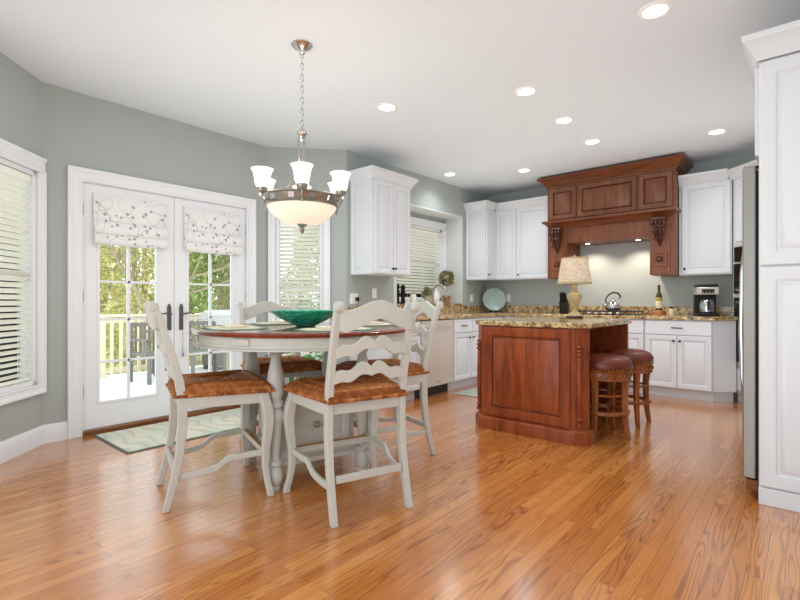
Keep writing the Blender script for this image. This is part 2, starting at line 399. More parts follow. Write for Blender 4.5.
# the two slanted walls of the bay, built in a frame with x along the wall and y out of the room
fL = frame_empty('wall_bay_left', (P0[0], P0[1], 0), math.atan2(0.69, -0.723)); LW = 1.3
fR = frame_empty('wall_bay_right', (P2[0], P2[1], 0), math.atan2(P3[1] - P2[1], P3[0] - P2[0])); RW = math.hypot(P3[0] - P2[0], P3[1] - P2[1])
def slant_wall(f, W, a, b, z0, z1):
    o = B((0, a, 0, T, 0, CE), (b, W, 0, T, 0, CE), (a, b, 0, T, 0, z0), (a, b, 0, T, z1, CE)).build('wall_plaster', 'wall', f); o['kind'] = 'structure'
slant_wall(fL, LW, 0.30, LW - 0.07, 0.45, 2.05)
slant_wall(fR, RW, 0.09, 0.585, 0.45, 2.0)

CASING = [(0, 0.0005), (0, 0.020), (0.012, 0.024), (0.020, 0.018), (0.060, 0.018), (0.070, 0.022), (0.080, 0.032), (0.102, 0.032), (0.102, 0.0005)]
def window(n, loc, rz, x0, x1, z0, z1, cas=0.09, header=0.10, depth=T, mid=None, stool=True):
    """double-hung window: x along the wall seen from inside, y outwards"""
    f = frame_empty('window_%d' % n, loc, rz)
    m = MB()
    k = cas / 0.102; pr = [(o * k, z) for o, z in CASING]
    m.m = Matrix(((1, 0, 0, 0), (0, 0, -1, 0), (0, 1, 0, 0), (0, 0, 0, 1)))
    m.sweep([(x0, z1), (x0, z0), (x1, z0), (x1, z1)], pr)
    m.sweep([(x0 - cas, z1 + 0.0005), (x1 + cas, z1 + 0.0005)][::-1], [(0, 0.0005), (0, 0.03), (0.012, 0.032), (0.02, 0.022), (header - 0.025, 0.022), (header - 0.012, 0.034), (header, 0.036), (header, 0.0005)])
    m.m = None
    c = m.build('casing', 'trim', f); c['kind'] = 'structure'
    s = MB(); zm = (z0 + z1) / 2; w = 0.035
    s.box(x0, x0 + w, 0.0, depth, z0, z1).box(x1 - w, x1, 0.0, depth, z0, z1).box(x0, x1, 0.0, depth, z1 - w, z1).box(x0, x1, 0.0, depth, z0, z0 + w)
    s.box(x0 + w, x1 - w, 0.06, 0.095, zm - 0.02, zm + 0.02)
    o = s.build('sash_frame', 'trim', f, bevel=0.002); o['kind'] = 'structure'
    g = B((x0 + w, x1 - w, 0.085, 0.089, z0 + w, z1 - w)).build('glass_pane', 'glass', f); g['kind'] = 'structure'
    return f
def blind(label, loc, rz, x0, x1, z0, z1, tilt=-40):
    t = thing('window_blind', label, 'window blind', (loc[0], loc[1], 0), rz)
    B((x0, x1, 0.012, 0.055, z1 - 0.05, z1)).build('headrail', 'blind', t, bevel=0.003)
    m = MB(); n = int((z1 - z0 - 0.08) / 0.043); c, s_ = math.cos(R(tilt)), math.sin(R(tilt))
    for i in range(n):
        z = z1 - 0.075 - i * 0.043; h = 0.023
        pts = [(-h * c, -h * s_), (0, 0.0035), (h * c, h * s_)]
        lo = [(0.034 + a, z + b - 0.0013) for a, b in pts]; hi = [(0.034 + a, z + b + 0.0013) for a, b in pts]
        loop = lo + hi[::-1]
        m.loft([[(x0, a, b) for a, b in loop], [(x1, a, b) for a, b in loop]])
    m.build('slats', 'blind', t)
    B((x0, x1, 0.018, 0.052, z0, z0 + 0.02)).build('bottom_rail', 'blind', t, bevel=0.003)
    k = max(2, round((x1 - x0) / 0.3)); q = MB()
    for i in range(k):
        x = x0 + 0.07 + (x1 - x0 - 0.14) * i / (k - 1)
        for y in (0.012, 0.056): q.box(x - 0.0012, x + 0.0012, y - 0.0008, y + 0.0008, z0 + 0.01, z1 - 0.04)
    q.build('ladder_cord', 'blind', t)
    return t
aL, aR = fL.rotation_euler[2], fR.rotation_euler[2]
window(1, fL.location, aL, 0.30, LW - 0.075, 0.46, 2.04, cas=0.07, header=0.11)
blind('wide cream slat blind in the slanted wall left of the patio doors', fL.location, aL, 0.34, LW - 0.115, 0.50, 2.0)
window(2, fR.location, aR, 0.085, 0.59, 0.46, 2.0, cas=0.075, header=0.10)
blind('narrow cream slat blind in the slanted wall behind the chandelier', fR.location, aR, 0.123, 0.553, 0.50, 1.96)
# sink window at the back of the recess (x runs +Y, y runs -X)
XW = XS - 0.30
struct('wall_recess', B((XW - 0.10, XW, RY0, 4.62, RZ0, RZ1), (XW - 0.10, XW, 5.77, RY1, RZ0, RZ1), (XW - 0.10, XW, 4.62, 5.77, 2.16, RZ1)), 'wall')
window(3, (XW, 0, 0), R(90), 4.62, 5.77, 1.10, 2.14, cas=0.085, header=0.10, depth=0.10)
blind('cream slat blind in the deep recess above the kitchen sink', (XW, 0, 0), R(90), 4.66, 5.73, 1.12, 2.10)
struct('trim_1', B((XW, XS + 0.015, RY0 + 0.002, RY1 - 0.002, RZ0, RZ0 + 0.022)), 'granite')

base_prof = [(0, 0), (0.016, 0), (0.016, 0.105), (0.012, 0.12), (0.006, 0.14), (0, 0.14)]
struct('baseboard_left', MB().sweep([(P0[0], -4.2), P0, P1, (XD, 1.118)], base_prof), 'trim')
struct('baseboard_right', MB().sweep([(XD, 2.79), P2, P3], base_prof), 'trim')

# ------------------------------------------------------------------ patio doors
def casing():
    m = MB(); y0, y1, zt, w = 1.118, 2.782, 2.142, 0.102
    m.m = Matrix(((0, 0, 1, XD), (1, 0, 0, 0), (0, 1, 0, 0), (0, 0, 0, 1)))
    m.sweep([(y1 - w, 0), (y1 - w, zt - w), (y0 + w, zt - w), (y0 + w, 0)], CASING)
    m.m = None
    m.box(XD - T, XD, 1.13, 1.22, 0, 2.09); m.box(XD - T, XD, 2.69, 2.77, 0, 2.09); m.box(XD - T, XD, 1.22, 2.69, 2.035, 2.09)
    return m
struct('trim_2', casing(), 'trim', bevel=0.002)
struct('trim_3', B((XD - T, XD + 0.03, 1.22, 2.69, 0.0, 0.035)), 'walnut_sill', bevel=0.003)
def patio_door(n, y0, y1, l0, l1, hinge_left):
    f = frame_empty('door_%d' % n, (XD, y0, 0), R(90)); W = y1 - y0; a, b = l0 - y0, l1 - y0
    z0, z1, g0, g1 = 0.045, 2.033, 0.253, 1.925
    yf, yb = 0.012, 0.057
    m = B((0.002, a, yf, yb, z0, z1), (b, W - 0.002, yf, yb, z0, z1), (a, b, yf, yb, z0, g0), (a, b, yf, yb, g1, z1))
    m.m = Matrix(((1, 0, 0, 0), (0, 0, -1, yf), (0, 1, 0, 0), (0, 0, 0, 1)))
    m.sweep([(a, g0), (b, g0), (b, g1), (a, g1)], [(-0.004, -0.004), (-0.004, 0.004), (0.004, 0.007), (0.016, 0.006), (0.02, 0.0005), (0.02, -0.004)], closed=True); m.m = None
    o = m.build('door_slab', 'trim', f); o['kind'] = 'structure'
    B((a, b, 0.030, 0.036, g0, g1)).build('glass_pane', 'glass', f)['kind'] = 'structure'
    q = MB(); c = (a + b) / 2; q.box(c - 0.009, c + 0.009, 0.018, 0.05, g0, g1)
    for z in (0.577, 0.926, 1.243, 1.575): q.box(a, b, 0.018, 0.05, z - 0.009, z + 0.009)
    q.build('glazing_bars', 'trim', f)['kind'] = 'structure'
    xh = 0.004 if hinge_left else W - 0.004
    for z in (0.35, 1.12, 1.82):
        h = MB().lathe([(0.006, -0.05), (0.0075, -0.045), (0.0075, 0.045), (0.006, 0.05)], (xh, 0.004, z), 10).build('hinge', 'nickel', f); h['kind'] = 'structure'
    xk = W - 0.045 if hinge_left else 0.062
    m = MB().loft([[(xk - 0.019 + e, yy, 0.815 + e), (xk + 0.019 - e, yy, 0.815 + e), (xk + 0.019 - e, yy, 1.02), (xk + 0.009 - e * .5, yy, 1.055 - e), (xk - 0.009 + e * .5, yy, 1.055 - e), (xk - 0.019 + e, yy, 1.02)] for e, yy in ((0, yf), (0, yf - 0.006), (0.004, yf - 0.011))])
    d = m.build('handle_plate', 'door_metal', f); d['kind'] = 'structure'
    s = -1 if hinge_left else 1
    m = MB().tube([(xk, yf - 0.008, 0.965), (xk, yf - 0.05, 0.965), (xk + s * 0.02, yf - 0.056, 0.967), (xk + s * 0.06, yf - 0.056, 0.972), (xk + s * 0.10, yf - 0.054, 0.964)], [0.009, 0.009, 0.009, 0.008, 0.006], 10)
    e = m.build('lever', 'door_metal', d); e['kind'] = 'structure'
    m = MB(); m.m = Matrix.Translation((xk, yf - 0.008, 0.87)) @ Matrix.Rotation(R(90), 4, 'X'); m.lathe([(0.014, 0), (0.014, 0.01), (0.006, 0.012), (0.005, 0.028)], n=14)
    e = m.build('thumb_turn', 'door_metal', d); e['kind'] = 'structure'
    return f
patio_door(1, 1.22, 1.951, 1.345, 1.80, True)
patio_door(2, 1.953, 2.69, 2.084, 2.534, False)
t = thing('beaded_tassel', 'beaded tassel hanging from the right patio door handle', 'tassel', (XD + 0.02, 2.016, 0.81))
m = MB(); m.tube([(0, 0, 0.0), (0.001, 0.002, -0.12), (0, 0, -0.2)], 0.0022, 6); m.build('cord', 'nickel', t)
for z, r in ((-0.03, .006), (-0.06, .007), (-0.1, .006), (-0.14, .008), (-0.175, .01)): MB().lathe([(0.002, -r), (r, 0), (0.002, r)], (0, 0, z), 8).build('bead', 'nickel', t)
m = MB().lathe([(0.006, 0.0), (0.012, -0.012), (0.013, -0.05), (0.008, -0.055)], (0, 0, -0.185), 10); m.build('tuft', 'chrome', t)

def roman_shade(label, y0, y1):
    t = thing('roman_shade', label, 'roman shade', (XD - 0.012, y0, 0), 0, 'vine print roman shades')
    prof = [(0.004, 1.952), (0.012, 1.955), (0.020, 1.95), (0.026, 1.84), (0.03, 1.755), (0.022, 1.742), (0.034, 1.735), (0.05, 1.70), (0.052, 1.66), (0.036, 1.637), (0.05, 1.632),
            (0.066, 1.605), (0.066, 1.572), (0.05, 1.552), (0.03, 1.55), (0.012, 1.56), (0.008, 1.6), (0.006, 1.75)]
    W = y1 - y0; rings = []
    for i in range(13):
        u = i / 12; sag = 0.010 * (1 - (2 * u - 1) ** 2)
        rings.append([(x, u * W, z - (sag if z < 1.7 else 0)) for x, z in prof])
    MB().loft(rings).build('fabric', 'shade', t, smooth=50)
    B((0.002, 0.016, 0.0, W, 1.948, 1.962)).build('mounting_rail', 'trim', t)
    return t
roman_shade('vine print roman shade on the left patio door leaf', 1.297, 1.868)
roman_shade('vine print roman shade on the right patio door leaf', 2.037, 2.602)

# ------------------------------------------------------------------ cabinets
CROWN = [(0, 0), (0.010, 0), (0.012, 0.012), (0.022, 0.022), (0.034, 0.05), (0.056, 0.078), (0.066, 0.084), (0.070, 0.098), (0.070, 0.11), (0, 0.11)]
def knob(parent, x, z, y=-0.022, mat='dark'):
    m = MB(); m.m = Matrix.Translation((x, y, z)) @ Matrix.Rotation(R(90), 4, 'X')
    m.lathe([(0.006, -0.002), (0.005, 0.010), (0.012, 0.014), (0.0135, 0.02), (0.009, 0.026), (0.003, 0.027)], n=14)
    return m.build('knob', mat, parent)
def bar_pull(parent, x, z, y=-0.022, w=0.10):
    m = MB().tube([(x - w / 2, y + 0.002, z), (x - w / 2, y - 0.02, z), (x - w / 2 + 0.012, y - 0.027, z), (x + w / 2 - 0.012, y - 0.027, z), (x + w / 2, y - 0.02, z), (x + w / 2, y + 0.002, z)], 0.006, 8)
    return m.build('pull', 'dark', parent)
def wall_cabinet(label, loc, rz, w, d, z0, z1, doors, crown_path=None, side=None):
    t = thing('wall_cabinet', label, 'cabinet', (loc[0], loc[1], z0), rz, None); h = z1 - z0
    B((0, w, 0.0, d, 0, h)).build('body', 'cab', t, bevel=0.002)
    for x0, x1, kx in doors:
        dr = MB().panel(x0, x1, 0.012, h - 0.015, -0.021).build('door', 'cab', t)
        if kx is not None: knob(dr, kx, 0.07)
    if side == 'left':
        m = MB(); m.m = Matrix.Rotation(R(-90), 4, 'Z'); m.panel(-d + 0.004, -0.004, 0.0, h - 0.002, -0.012, t=0.012, fr=0.045, deep=0.007); m.build('side_panel', 'cab', t)
    m = MB().sweep(crown_path or [(0, d), (0, 0), (w, 0), (w, d)], [(o, h - 0.015 + z * 1.05) for o, z in CROWN]); m.build('crown_molding', 'cab', t)
    return t
def base_cabinet(label, loc, rz, w, d, fronts, toe=True):
    t = thing('base_cabinet', label, 'cabinet', (loc[0], loc[1], 0), rz)
    B((0, w, 0.0, d, 0.11, 0.874)).build('body', 'cab', t, bevel=0.001)
    B((0, w, 0.075, d, 0.0, 0.11)).build('toe_kick', 'cab', t)
    for kind, x0, x1, z0, z1, hx in fronts:
        if kind == 'drawer':
            o = MB().slab(x0, x1, z0, z1, -0.02).build('drawer', 'cab', t)
            if hx is not None: bar_pull(o, hx, (z0 + z1) / 2)
        else:
            o = MB().panel(x0, x1, z0, z1, -0.02).build('door', 'cab', t)
            if hx is not None: knob(o, hx, z1 - 0.06)
    return t
# sink wall: upper cabinet by the bay
wall_cabinet('white two-door wall cabinet left of the sink window', (XS + 0.33, 3.622, 0), R(90), 0.64, 0.328, 1.372, 2.40,
             [(0.022, 0.318, 0.298), (0.322, 0.618, 0.342)], side='left')
# corner uppers
wall_cabinet('slim white wall cabinet in the corner right of the sink window', (XS + 0.33, 5.96, 0), R(90), 0.299, 0.328, 1.395, 2.42,
             [(0.015, 0.275, 0.05)], crown_path=[(0, 0.328), (0, 0), (0.229, 0)], side='left')
wall_cabinet('white wall cabinet with two doors left of the wooden range hood', (-3.488, YB - 0.33, 0), 0, 0.861, 0.328, 1.395, 2.42,
             [(0.008, 0.338, None), (0.344, 0.855, 0.38)], crown_path=[(0.0, 0), (0.86, 0)])
wall_cabinet('white single-door wall cabinet above the coffee maker', (-1.106, YB - 0.33, 0), 0, 0.505, 0.328, 1.38, 2.42,
             [(0.03, 0.493, 0.06)], crown_path=[(0.0, 0), (0.47, 0)])
# base run under the sink window
base_cabinet('white base cabinet at the bay end of the sink counter', (XS + 0.60, 3.60, 0), R(90), 0.497, 0.598,
             [('drawer', 0.01, 0.487, 0.71, 0.862, 0.25), ('door', 0.01, 0.247, 0.12, 0.70, 0.22), ('door', 0.25, 0.487, 0.12, 0.70, 0.277)])
t = thing('dishwasher', 'stainless dishwasher under the sink counter', 'dishwasher', (XS + 0.60, 4.10, 0), R(90))
B((0.0, 0.62, 0.02, 0.595, 0.10, 0.872)).build('body', 'black', t)
MB().slab(0.006, 0.614, 0.115, 0.865, -0.022, t=0.04).build('door', 'steel', t)
MB().tube([(0.07, -0.02, 0.80), (0.07, -0.055, 0.80), (0.09, -0.062, 0.80), (0.53, -0.062, 0.80), (0.55, -0.055, 0.80), (0.55, -0.02, 0.80)], 0.010, 10).build('handle', 'steel', t)
B((0.0, 0.62, 0.06, 0.59, 0.0, 0.10)).build('toe_kick', 'black', t)
B((0.28, 0.35, -0.0235, -0.0215, 0.155, 0.165)).build('badge', 'nickel', t)
base_cabinet('white sink base cabinet right of the dishwasher', (XS + 0.60, 4.725, 0), R(90), 0.80, 0.598,
             [('drawer', 0.02, 0.43, 0.70, 0.862, 0.22), ('door', 0.02, 0.385, 0.12, 0.69, 0.34), ('drawer', 0.445, 0.79, 0.70, 0.862, None), ('door', 0.395, 0.79, 0.12, 0.69, 0.43)])
base_cabinet('white corner base cabinet under the scalloped platter', (XS + 0.60, 5.527, 0), R(90), 0.455, 0.598,
             [('drawer', 0.01, 0.445, 0.70, 0.862, 0.22), ('door', 0.01, 0.445, 0.12, 0.69, 0.05)])
# base run under the hood
base_cabinet('white base cabinet between the corner and the cooktop', (-3.215, YB - 0.60, 0), 0, 0.79, 0.598,
             [('drawer', 0.05, 0.78, 0.71, 0.862, 0.42), ('door', 0.05, 0.413, 0.12, 0.70, 0.385), ('door', 0.418, 0.78, 0.12, 0.70, 0.446)])
base_cabinet('white base cabinet under the cooktop behind the stools', (-2.42, YB - 0.60, 0), 0, 1.012, 0.598,
             [('drawer', 0.01, 0.50, 0.71, 0.862, None), ('drawer', 0.505, 1.005, 0.71, 0.862, None), ('door', 0.01, 0.50, 0.12, 0.70, 0.47), ('door', 0.505, 1.005, 0.12, 0.70, 0.54)])
base_cabinet('white base cabinet with one wide drawer below the coffee maker', (-1.405, YB - 0.60, 0), 0, 0.66, 0.598,
             [('drawer', 0.008, 0.652, 0.71, 0.862, 0.33), ('door', 0.008, 0.328, 0.12, 0.70, 0.30), ('door', 0.333, 0.652, 0.12, 0.70, 0.36)])
# slanted filler cabinet next to the oven tower
t = thing('filler_cabinet', 'plain white slanted filler cabinet beside the tall oven cabinet', 'cabinet', (-0.742, 5.99, 0))
def pf(poly, z0, z1): return MB().prism(poly, lambda a, b: (a, b, z0), lambda a, b: (a, b, z1))
pf([(0.0, 0.0), (0.185, 0.165), (0.155, 0.30), (0.14, 0.598), (0.0, 0.598)], 0.11, 0.874).build('body', 'cab', t, bevel=0.002)
pf([(0.0, 0.075), (0.155, 0.23), (0.14, 0.598), (0.0, 0.598)], 0.0, 0.11).build('toe_kick', 'cab', t)

# countertop: an L with a four inch splash
t = thing('countertop', 'L-shaped speckled brown granite countertop along the two kitchen walls', 'countertop', (XS, YB, 0.875))
xf_, yf_ = 0.64, -0.64
poly = [(0.002, 3.575 - YB), (xf_, 3.575 - YB), (xf_, yf_), (XS * -1 - 0.742, yf_), (3.295, -0.44), (3.226, -0.33), (3.226, -0.002), (0.002, -0.002)]
pf(poly, 0, 0.04).build('slab', 'granite', t, bevel=0.006)
B((0.002, 0.022, 3.575 - YB, RY0 - YB, 0.04, 0.145), (0.002, 0.022, RY0 - YB, RY1 - YB, 0.04, 0.152), (0.002, 0.022, RY1 - YB, -0.022, 0.04, 0.145), (0.002, 3.226, -0.022, -0.002, 0.04, 0.145)).build('backsplash', 'granite', t, bevel=0.002)

# ------------------------------------------------------------------ range hood
HX0, HX1, HY = -2.62, -1.112, YB - 0.49
t = thing('range_hood', 'tall cherry wood range hood with carved corbels over the cooktop', 'range hood', (HX0, HY, 1.385))
W = HX1 - HX0; D = 0.488; HT = 2.60 - 1.385; LW_ = 0.262; OZ = 0.455
m = B((0, W, 0, D, 0.735, HT), (0, LW_, 0, D, 0, 0.735), (W - LW_, W, 0, D, 0, 0.735), (LW_, W - LW_, 0.05, D, OZ + 0.002, 0.735))
m.build('body', 'hoodwood', t, bevel=0.003)
B((LW_, W - LW_, 0.012, 0.05, OZ, 0.72)).build('valance', 'hoodwood', t, bevel=0.003)
CR2 = [(0, 0), (0.010, 0), (0.014, 0.015), (0.03, 0.022), (0.036, 0.04), (0.05, 0.055), (0.075, 0.085), (0.094, 0.098), (0.102, 0.105), (0.102, 0.128), (0, 0.128)]
MB().sweep([(0, D), (0, 0), (W, 0), (W, D)], [(o, HT - 0.012 + z) for o, z in CR2]).build('crown_molding', 'mantel', t)
MN = [(0, 0), (0.02, 0), (0.03, 0.018), (0.055, 0.035), (0.08, 0.06), (0.10, 0.066), (0.105, 0.082), (0.105, 0.096), (0.02, 0.102), (0, 0.102)]
MB().sweep([(0.07, 0.2), (0.07, 0), (W - 0.08, 0), (W - 0.08, 0.2)], [(o, 0.655 + z) for o, z in MN]).build('mantel_shelf', 'mantel', t)
for x0, x1 in ((0.03, 0.385), (0.405, 1.105), (1.125, 1.478)):
    o = MB().panel(x0, x1, 0.775, HT - 0.03, -0.022, t=0.022, fr=0.062, deep=0.016).build('panel', 'hoodwood', t)
    q = MB()
    for i, (a, y) in enumerate(((0.0, 0.0), (0.058, -0.0085))):
        if i == 0: continue
        q.tube([(x0 + a, -0.018, 0.775 + a), (x1 - a, -0.018, 0.775 + a), (x1 - a, -0.018, HT - 0.03 - a), (x0 + a, -0.018, HT - 0.03 - a)], 0.008, 4, closed=True)
    q.build('glaze_bead', 'cherry_dark', o)
for cx in (0.145, W - 0.157):
    B((cx - 0.105, cx + 0.105, -0.014, 0, 0.006, 0.655)).build('pilaster', 'hoodwood', t, bevel=0.003)
    # acanthus corbel: a curled bracket with leaf lobes and scroll rolls
    c = MB(); side = [(0.655, 0.105, 0.070), (0.635, 0.110, 0.070), (0.612, 0.092, 0.058), (0.58, 0.095, 0.062), (0.53, 0.080, 0.056), (0.47, 0.058, 0.046), (0.43, 0.050, 0.036), (0.39, 0.034, 0.026), (0.36, 0.016, 0.014)]
    c.loft([[(cx - hw, -0.004, z), (cx + hw, -0.004, z), (cx + hw, -0.012 - dp, z), (cx - hw, -0.012 - dp, z)] for z, dp, hw in side])
    for k_, (z0_, r_) in enumerate(((0.585, 1.0), (0.50, 0.85), (0.43, 0.62))):
        for sx in (-1, -0.36, 0.36, 1):       # three tiers of leaf lobes curling outwards
            x_ = cx + sx * 0.056 * r_
            c.tube([(x_ * 0.7 + cx * 0.3, -0.075 * r_, z0_ + 0.055), (x_, -0.105 * r_ - 0.012, z0_ + 0.02), (x_ + sx * 0.008, -0.118 * r_ - 0.016, z0_ - 0.012), (x_ + sx * 0.012, -0.105 * r_ - 0.016, z0_ - 0.03)], [0.008, 0.020 * r_, 0.015 * r_, 0.004], 8)
    c.tube([(cx - 0.078, -0.105, 0.632), (cx - 0.03, -0.11, 0.632), (cx + 0.03, -0.11, 0.632), (cx + 0.078, -0.105, 0.632)], 0.018, 10)
    c.lathe([(0.003, -0.022), (0.014, -0.012), (0.016, 0.002), (0.006, 0.016)], (cx, -0.034, 0.352), 12)
    c.build('corbel', 'cherry_dark', t, smooth=60)
    o = MB().panel(cx - 0.08, cx + 0.08, 0.10, 0.27, -0.028, t=0.014, fr=0.03, deep=0.008).build('rosette_block', 'hoodwood', t)
    m = MB(); m.m = Matrix.Translation((cx, -0.022, 0.185)) @ Matrix.Rotation(R(90), 4, 'X')
    for k in range(8):
        a = k * PI / 4; m.tube([(0.006 * math.cos(a), 0.006 * math.sin(a), 0.003), (0.026 * math.cos(a), 0.026 * math.sin(a), 0.009), (0.042 * math.cos(a), 0.042 * math.sin(a), 0.002)], [0.004, 0.010, 0.003], 6)
    m.build('rosette', 'cherry_dark', o)
    m = MB(); m.m = Matrix.Translation((cx, -0.028, 0.185)) @ Matrix.Rotation(R(90), 4, 'X'); m.lathe([(0.006, 0), (0.009, 0.006), (0.008, 0.014), (0.003, 0.017)], n=12); m.build('rosette_knob', 'chrome', o)
for lx in (0.46, W - 0.44):
    m = MB(); m.lathe([(0.035, 0.0), (0.035, -0.008), (0.03, -0.008)], (lx, 0.20, OZ), 16); o = m.build('hood_light', 'chrome', t)
    MB().lathe([(0.028, -0.003), (0.028, -0.0075)], (lx, 0.20, OZ - 0.002), 16).build('lens', 'puck', o)
    lamp('hood_spot', 'SPOT', (HX0 + lx, HY + 0.20, 1.385 + OZ - 0.015), 28, (1, 0.85, 0.68), (HX0 + lx + 0.0, HY + 0.40, 0.9), spot_size=R(130), spot_blend=0.7, shadow_soft_size=0.03)

# ------------------------------------------------------------------ cooktop and things on the counters
CT = 0.915
t = thing('cooktop', 'black gas cooktop set in the counter under the hood', 'cooktop', (-2.28, YB - 0.56, CT))
B((0, 0.78, 0, 0.48, 0, 0.012)).build('glass_top', 'black', t, bevel=0.004)
for i in range(3):
    x0 = 0.03 + i * 0.245; m = MB(); z = 0.042
    m.tube([(x0, 0.05, z), (x0 + 0.225, 0.05, z), (x0 + 0.225, 0.43, z), (x0, 0.43, z)], 0.007, 6, closed=True)
    for a, b, c, d in ((x0 + 0.11, 0.05, x0 + 0.11, 0.43), (x0, 0.15, x0 + 0.225, 0.15), (x0, 0.33, x0 + 0.225, 0.33)): m.tube([(a, b, z), (c, d, z)], 0.006, 6)
    for a in (x0, x0 + 0.225):
        for b in (0.05, 0.43): m.tube([(a, b, z), (a, b, 0.011)], 0.006, 6)
    m.build('burner_grate', 'iron', t)
for k in range(5):
    MB().lathe([(0.018, 0.012), (0.018, 0.03), (0.014, 0.034)], (0.22 + k * 0.085, 0.024, 0), 12).build('knob', 'steel', t)
t = thing('kettle', 'shiny steel kettle with looped handle on the cooktop', 'kettle', (-1.86, 6.36, CT + 0.05), R(20))
MB().lathe([(0.055, 0), (0.088, 0.006), (0.098, 0.03), (0.092, 0.07), (0.065, 0.105), (0.035, 0.118)], n=28).build('body', 'chrome', t)
o = MB().lathe([(0.036, 0.117), (0.03, 0.128), (0.012, 0.133), (0.008, 0.14), (0.013, 0.15), (0.004, 0.158)], n=18).build('lid', 'chrome', t)
MB().tube([(-0.08, 0, 0.06), (-0.115, 0, 0.085), (-0.135, 0, 0.115)], [0.02, 0.014, 0.011], 10).build('spout', 'chrome', t)
MB().tube([(-0.075, 0, 0.085), (-0.09, 0, 0.14), (-0.055, 0, 0.20), (0.0, 0, 0.23), (0.055, 0, 0.22), (0.085, 0, 0.18), (0.07, 0, 0.145)], [0.006, 0.007, 0.009, 0.011, 0.011, 0.009, 0.006], 10).build('handle', 'dark', t)
t = thing('knife_block', 'dark knife block with leaning knives on the counter behind the lamp', 'knife block', (-2.49, 6.36, CT), R(10))
m = MB(); m.loft([[(x, y, z) for y, z in ((-0.05, 0), (0.09, 0), (0.09, 0.12), (0.0, 0.20), (-0.09, 0.16))] for x in (-0.055, 0.055)]); m.build('block', 'black', t, bevel=0.004)
for i in range(4):
    x = -0.036 + i * 0.024
    for j in range(2 if i < 3 else 1):
        a = Vector((x, -0.065 + j * 0.05, 0.172 + j * 0.022)); b = a + Vector((0, -0.06, 0.10))
        MB().tube([a, a.lerp(b, .5), b], [0.008, 0.009, 0.008], 8).build('knife_handle', 'black', t)
t = thing('oil_bottle', 'green glass bottle with cream label on the counter right of the cooktop', 'bottle', (-1.335, 6.36, CT + 0.055))
MB().lathe([(0.03, 0), (0.036, 0.004), (0.036, 0.16), (0.03, 0.19), (0.014, 0.225), (0.0125, 0.29), (0.0145, 0.292), (0.0145, 0.305), (0.004, 0.306)], n=22).build('glass', 'green_glass', t)
MB().lathe([(0.0366, 0.03), (0.037, 0.031), (0.037, 0.115), (0.0366, 0.116)], n=22, caps=False).build('label_band', 'label', t)
MB().lathe([(0.0366, 0.12), (0.037, 0.121), (0.037, 0.155), (0.034, 0.165)], n=22, caps=False).build('shoulder_label', 'gold_label', t)
MB().lathe([(0.0145, 0.235), (0.0135, 0.289), (0.0155, 0.292), (0.0155, 0.306), (0.005, 0.308)], n=16).build('foil', 'red_foil', t)
t = thing('wooden_holder', 'round orange wood holder under the green bottle', 'holder', (-1.335, 6.36, CT))
MB().lathe([(0.06, 0), (0.064, 0.004), (0.062, 0.05), (0.058, 0.054), (0.04, 0.0545)], n=24).build('body', 'blockwood', t)
t = thing('spice_jar', 'small glass jar with dark lid beside the bottle holder', 'jar', (-1.205, 6.38, CT))
MB().lathe([(0.024, 0), (0.026, 0.004), (0.026, 0.07), (0.02, 0.08)], n=18).build('jar', 'label', t); MB().lathe([(0.022, 0.08), (0.022, 0.098), (0.018, 0.1)], n=18).build('lid', 'dark', t)
t = thing('coffee_maker', 'black and steel coffee maker on the counter under the single-door cabinet', 'coffee maker', (-0.845, 6.30, CT), R(18))
B((-0.105, 0.105, -0.11, 0.13, 0, 0.035)).build('base', 'black', t, bevel=0.008)
B((-0.105, 0.105, 0.045, 0.13, 0.035, 0.24)).build('water_tank', 'black', t, bevel=0.006)
o = B((-0.105, 0.105, -0.10, 0.13, 0.24, 0.325)).build('brew_head', 'steel', t, bevel=0.01)
B((-0.06, 0.06, -0.104, -0.099, 0.255, 0.30)).build('control_panel', 'black', o, bevel=0.004)
for k in range(4): MB().lathe([(0.007, 0), (0.007, 0.004)], (0, 0, 0), 10).build('button', 'chrome', o).matrix_local = Matrix.Translation((-0.045 + 0.03 * k, -0.104, 0.268)) @ Matrix.Rotation(R(90), 4, 'X')
B((-0.1, 0.1, -0.095, 0.125, 0.325, 0.355)).build('lid', 'black', t, bevel=0.01)
o = MB().lathe([(0.055, 0.036), (0.07, 0.05), (0.072, 0.13), (0.056, 0.18), (0.05, 0.185)], (0, -0.035, 0), 24).build('carafe', 'chrome', t)
MB().lathe([(0.052, 0.185), (0.052, 0.2), (0.03, 0.21)], (0, -0.035, 0), 20).build('carafe_lid', 'black', o)
MB().tube([(0.0, -0.095, 0.17), (0.0, -0.135, 0.165), (0.0, -0.14, 0.10), (0.0, -0.108, 0.075)], 0.011, 8).build('carafe_handle', 'black', o)
# scalloped platter on a stand
t = thing('scalloped_platter', 'round sage green platter with scalloped rim in the counter corner', 'platter', (-3.585, 6.40, CT + 0.03), R(38))
m = MB(); rings = []
for r, y, k in ((0.0005, 0.012, 0), (0.10, 0.012, 0), (0.118, 0.004, 0), (0.155, -0.006, 0.35), (0.172, -0.012, 1), (0.174, -0.006, 1), (0.12, 0.012, 0), (0.0005, 0.02, 0)):
    rings.append([((r + k * 0.009 * abs(math.cos(5 * a)) - k * .004) * math.cos(a), y, 0.172 + (r + k * 0.009 * abs(math.cos(5 * a)) - k * .004) * math.sin(a)) for a in [2 * PI * j / 80 for j in range(80)]])
m.m = Matrix.Rotation(R(-12), 4, 'X'); m.loft(rings); m.build('plate', 'teal_china', t, smooth=60)
t = thing('plate_stand', 'small dark wire easel holding the scalloped platter', 'plate stand', (-3.585, 6.40, CT), R(38))
m = MB()
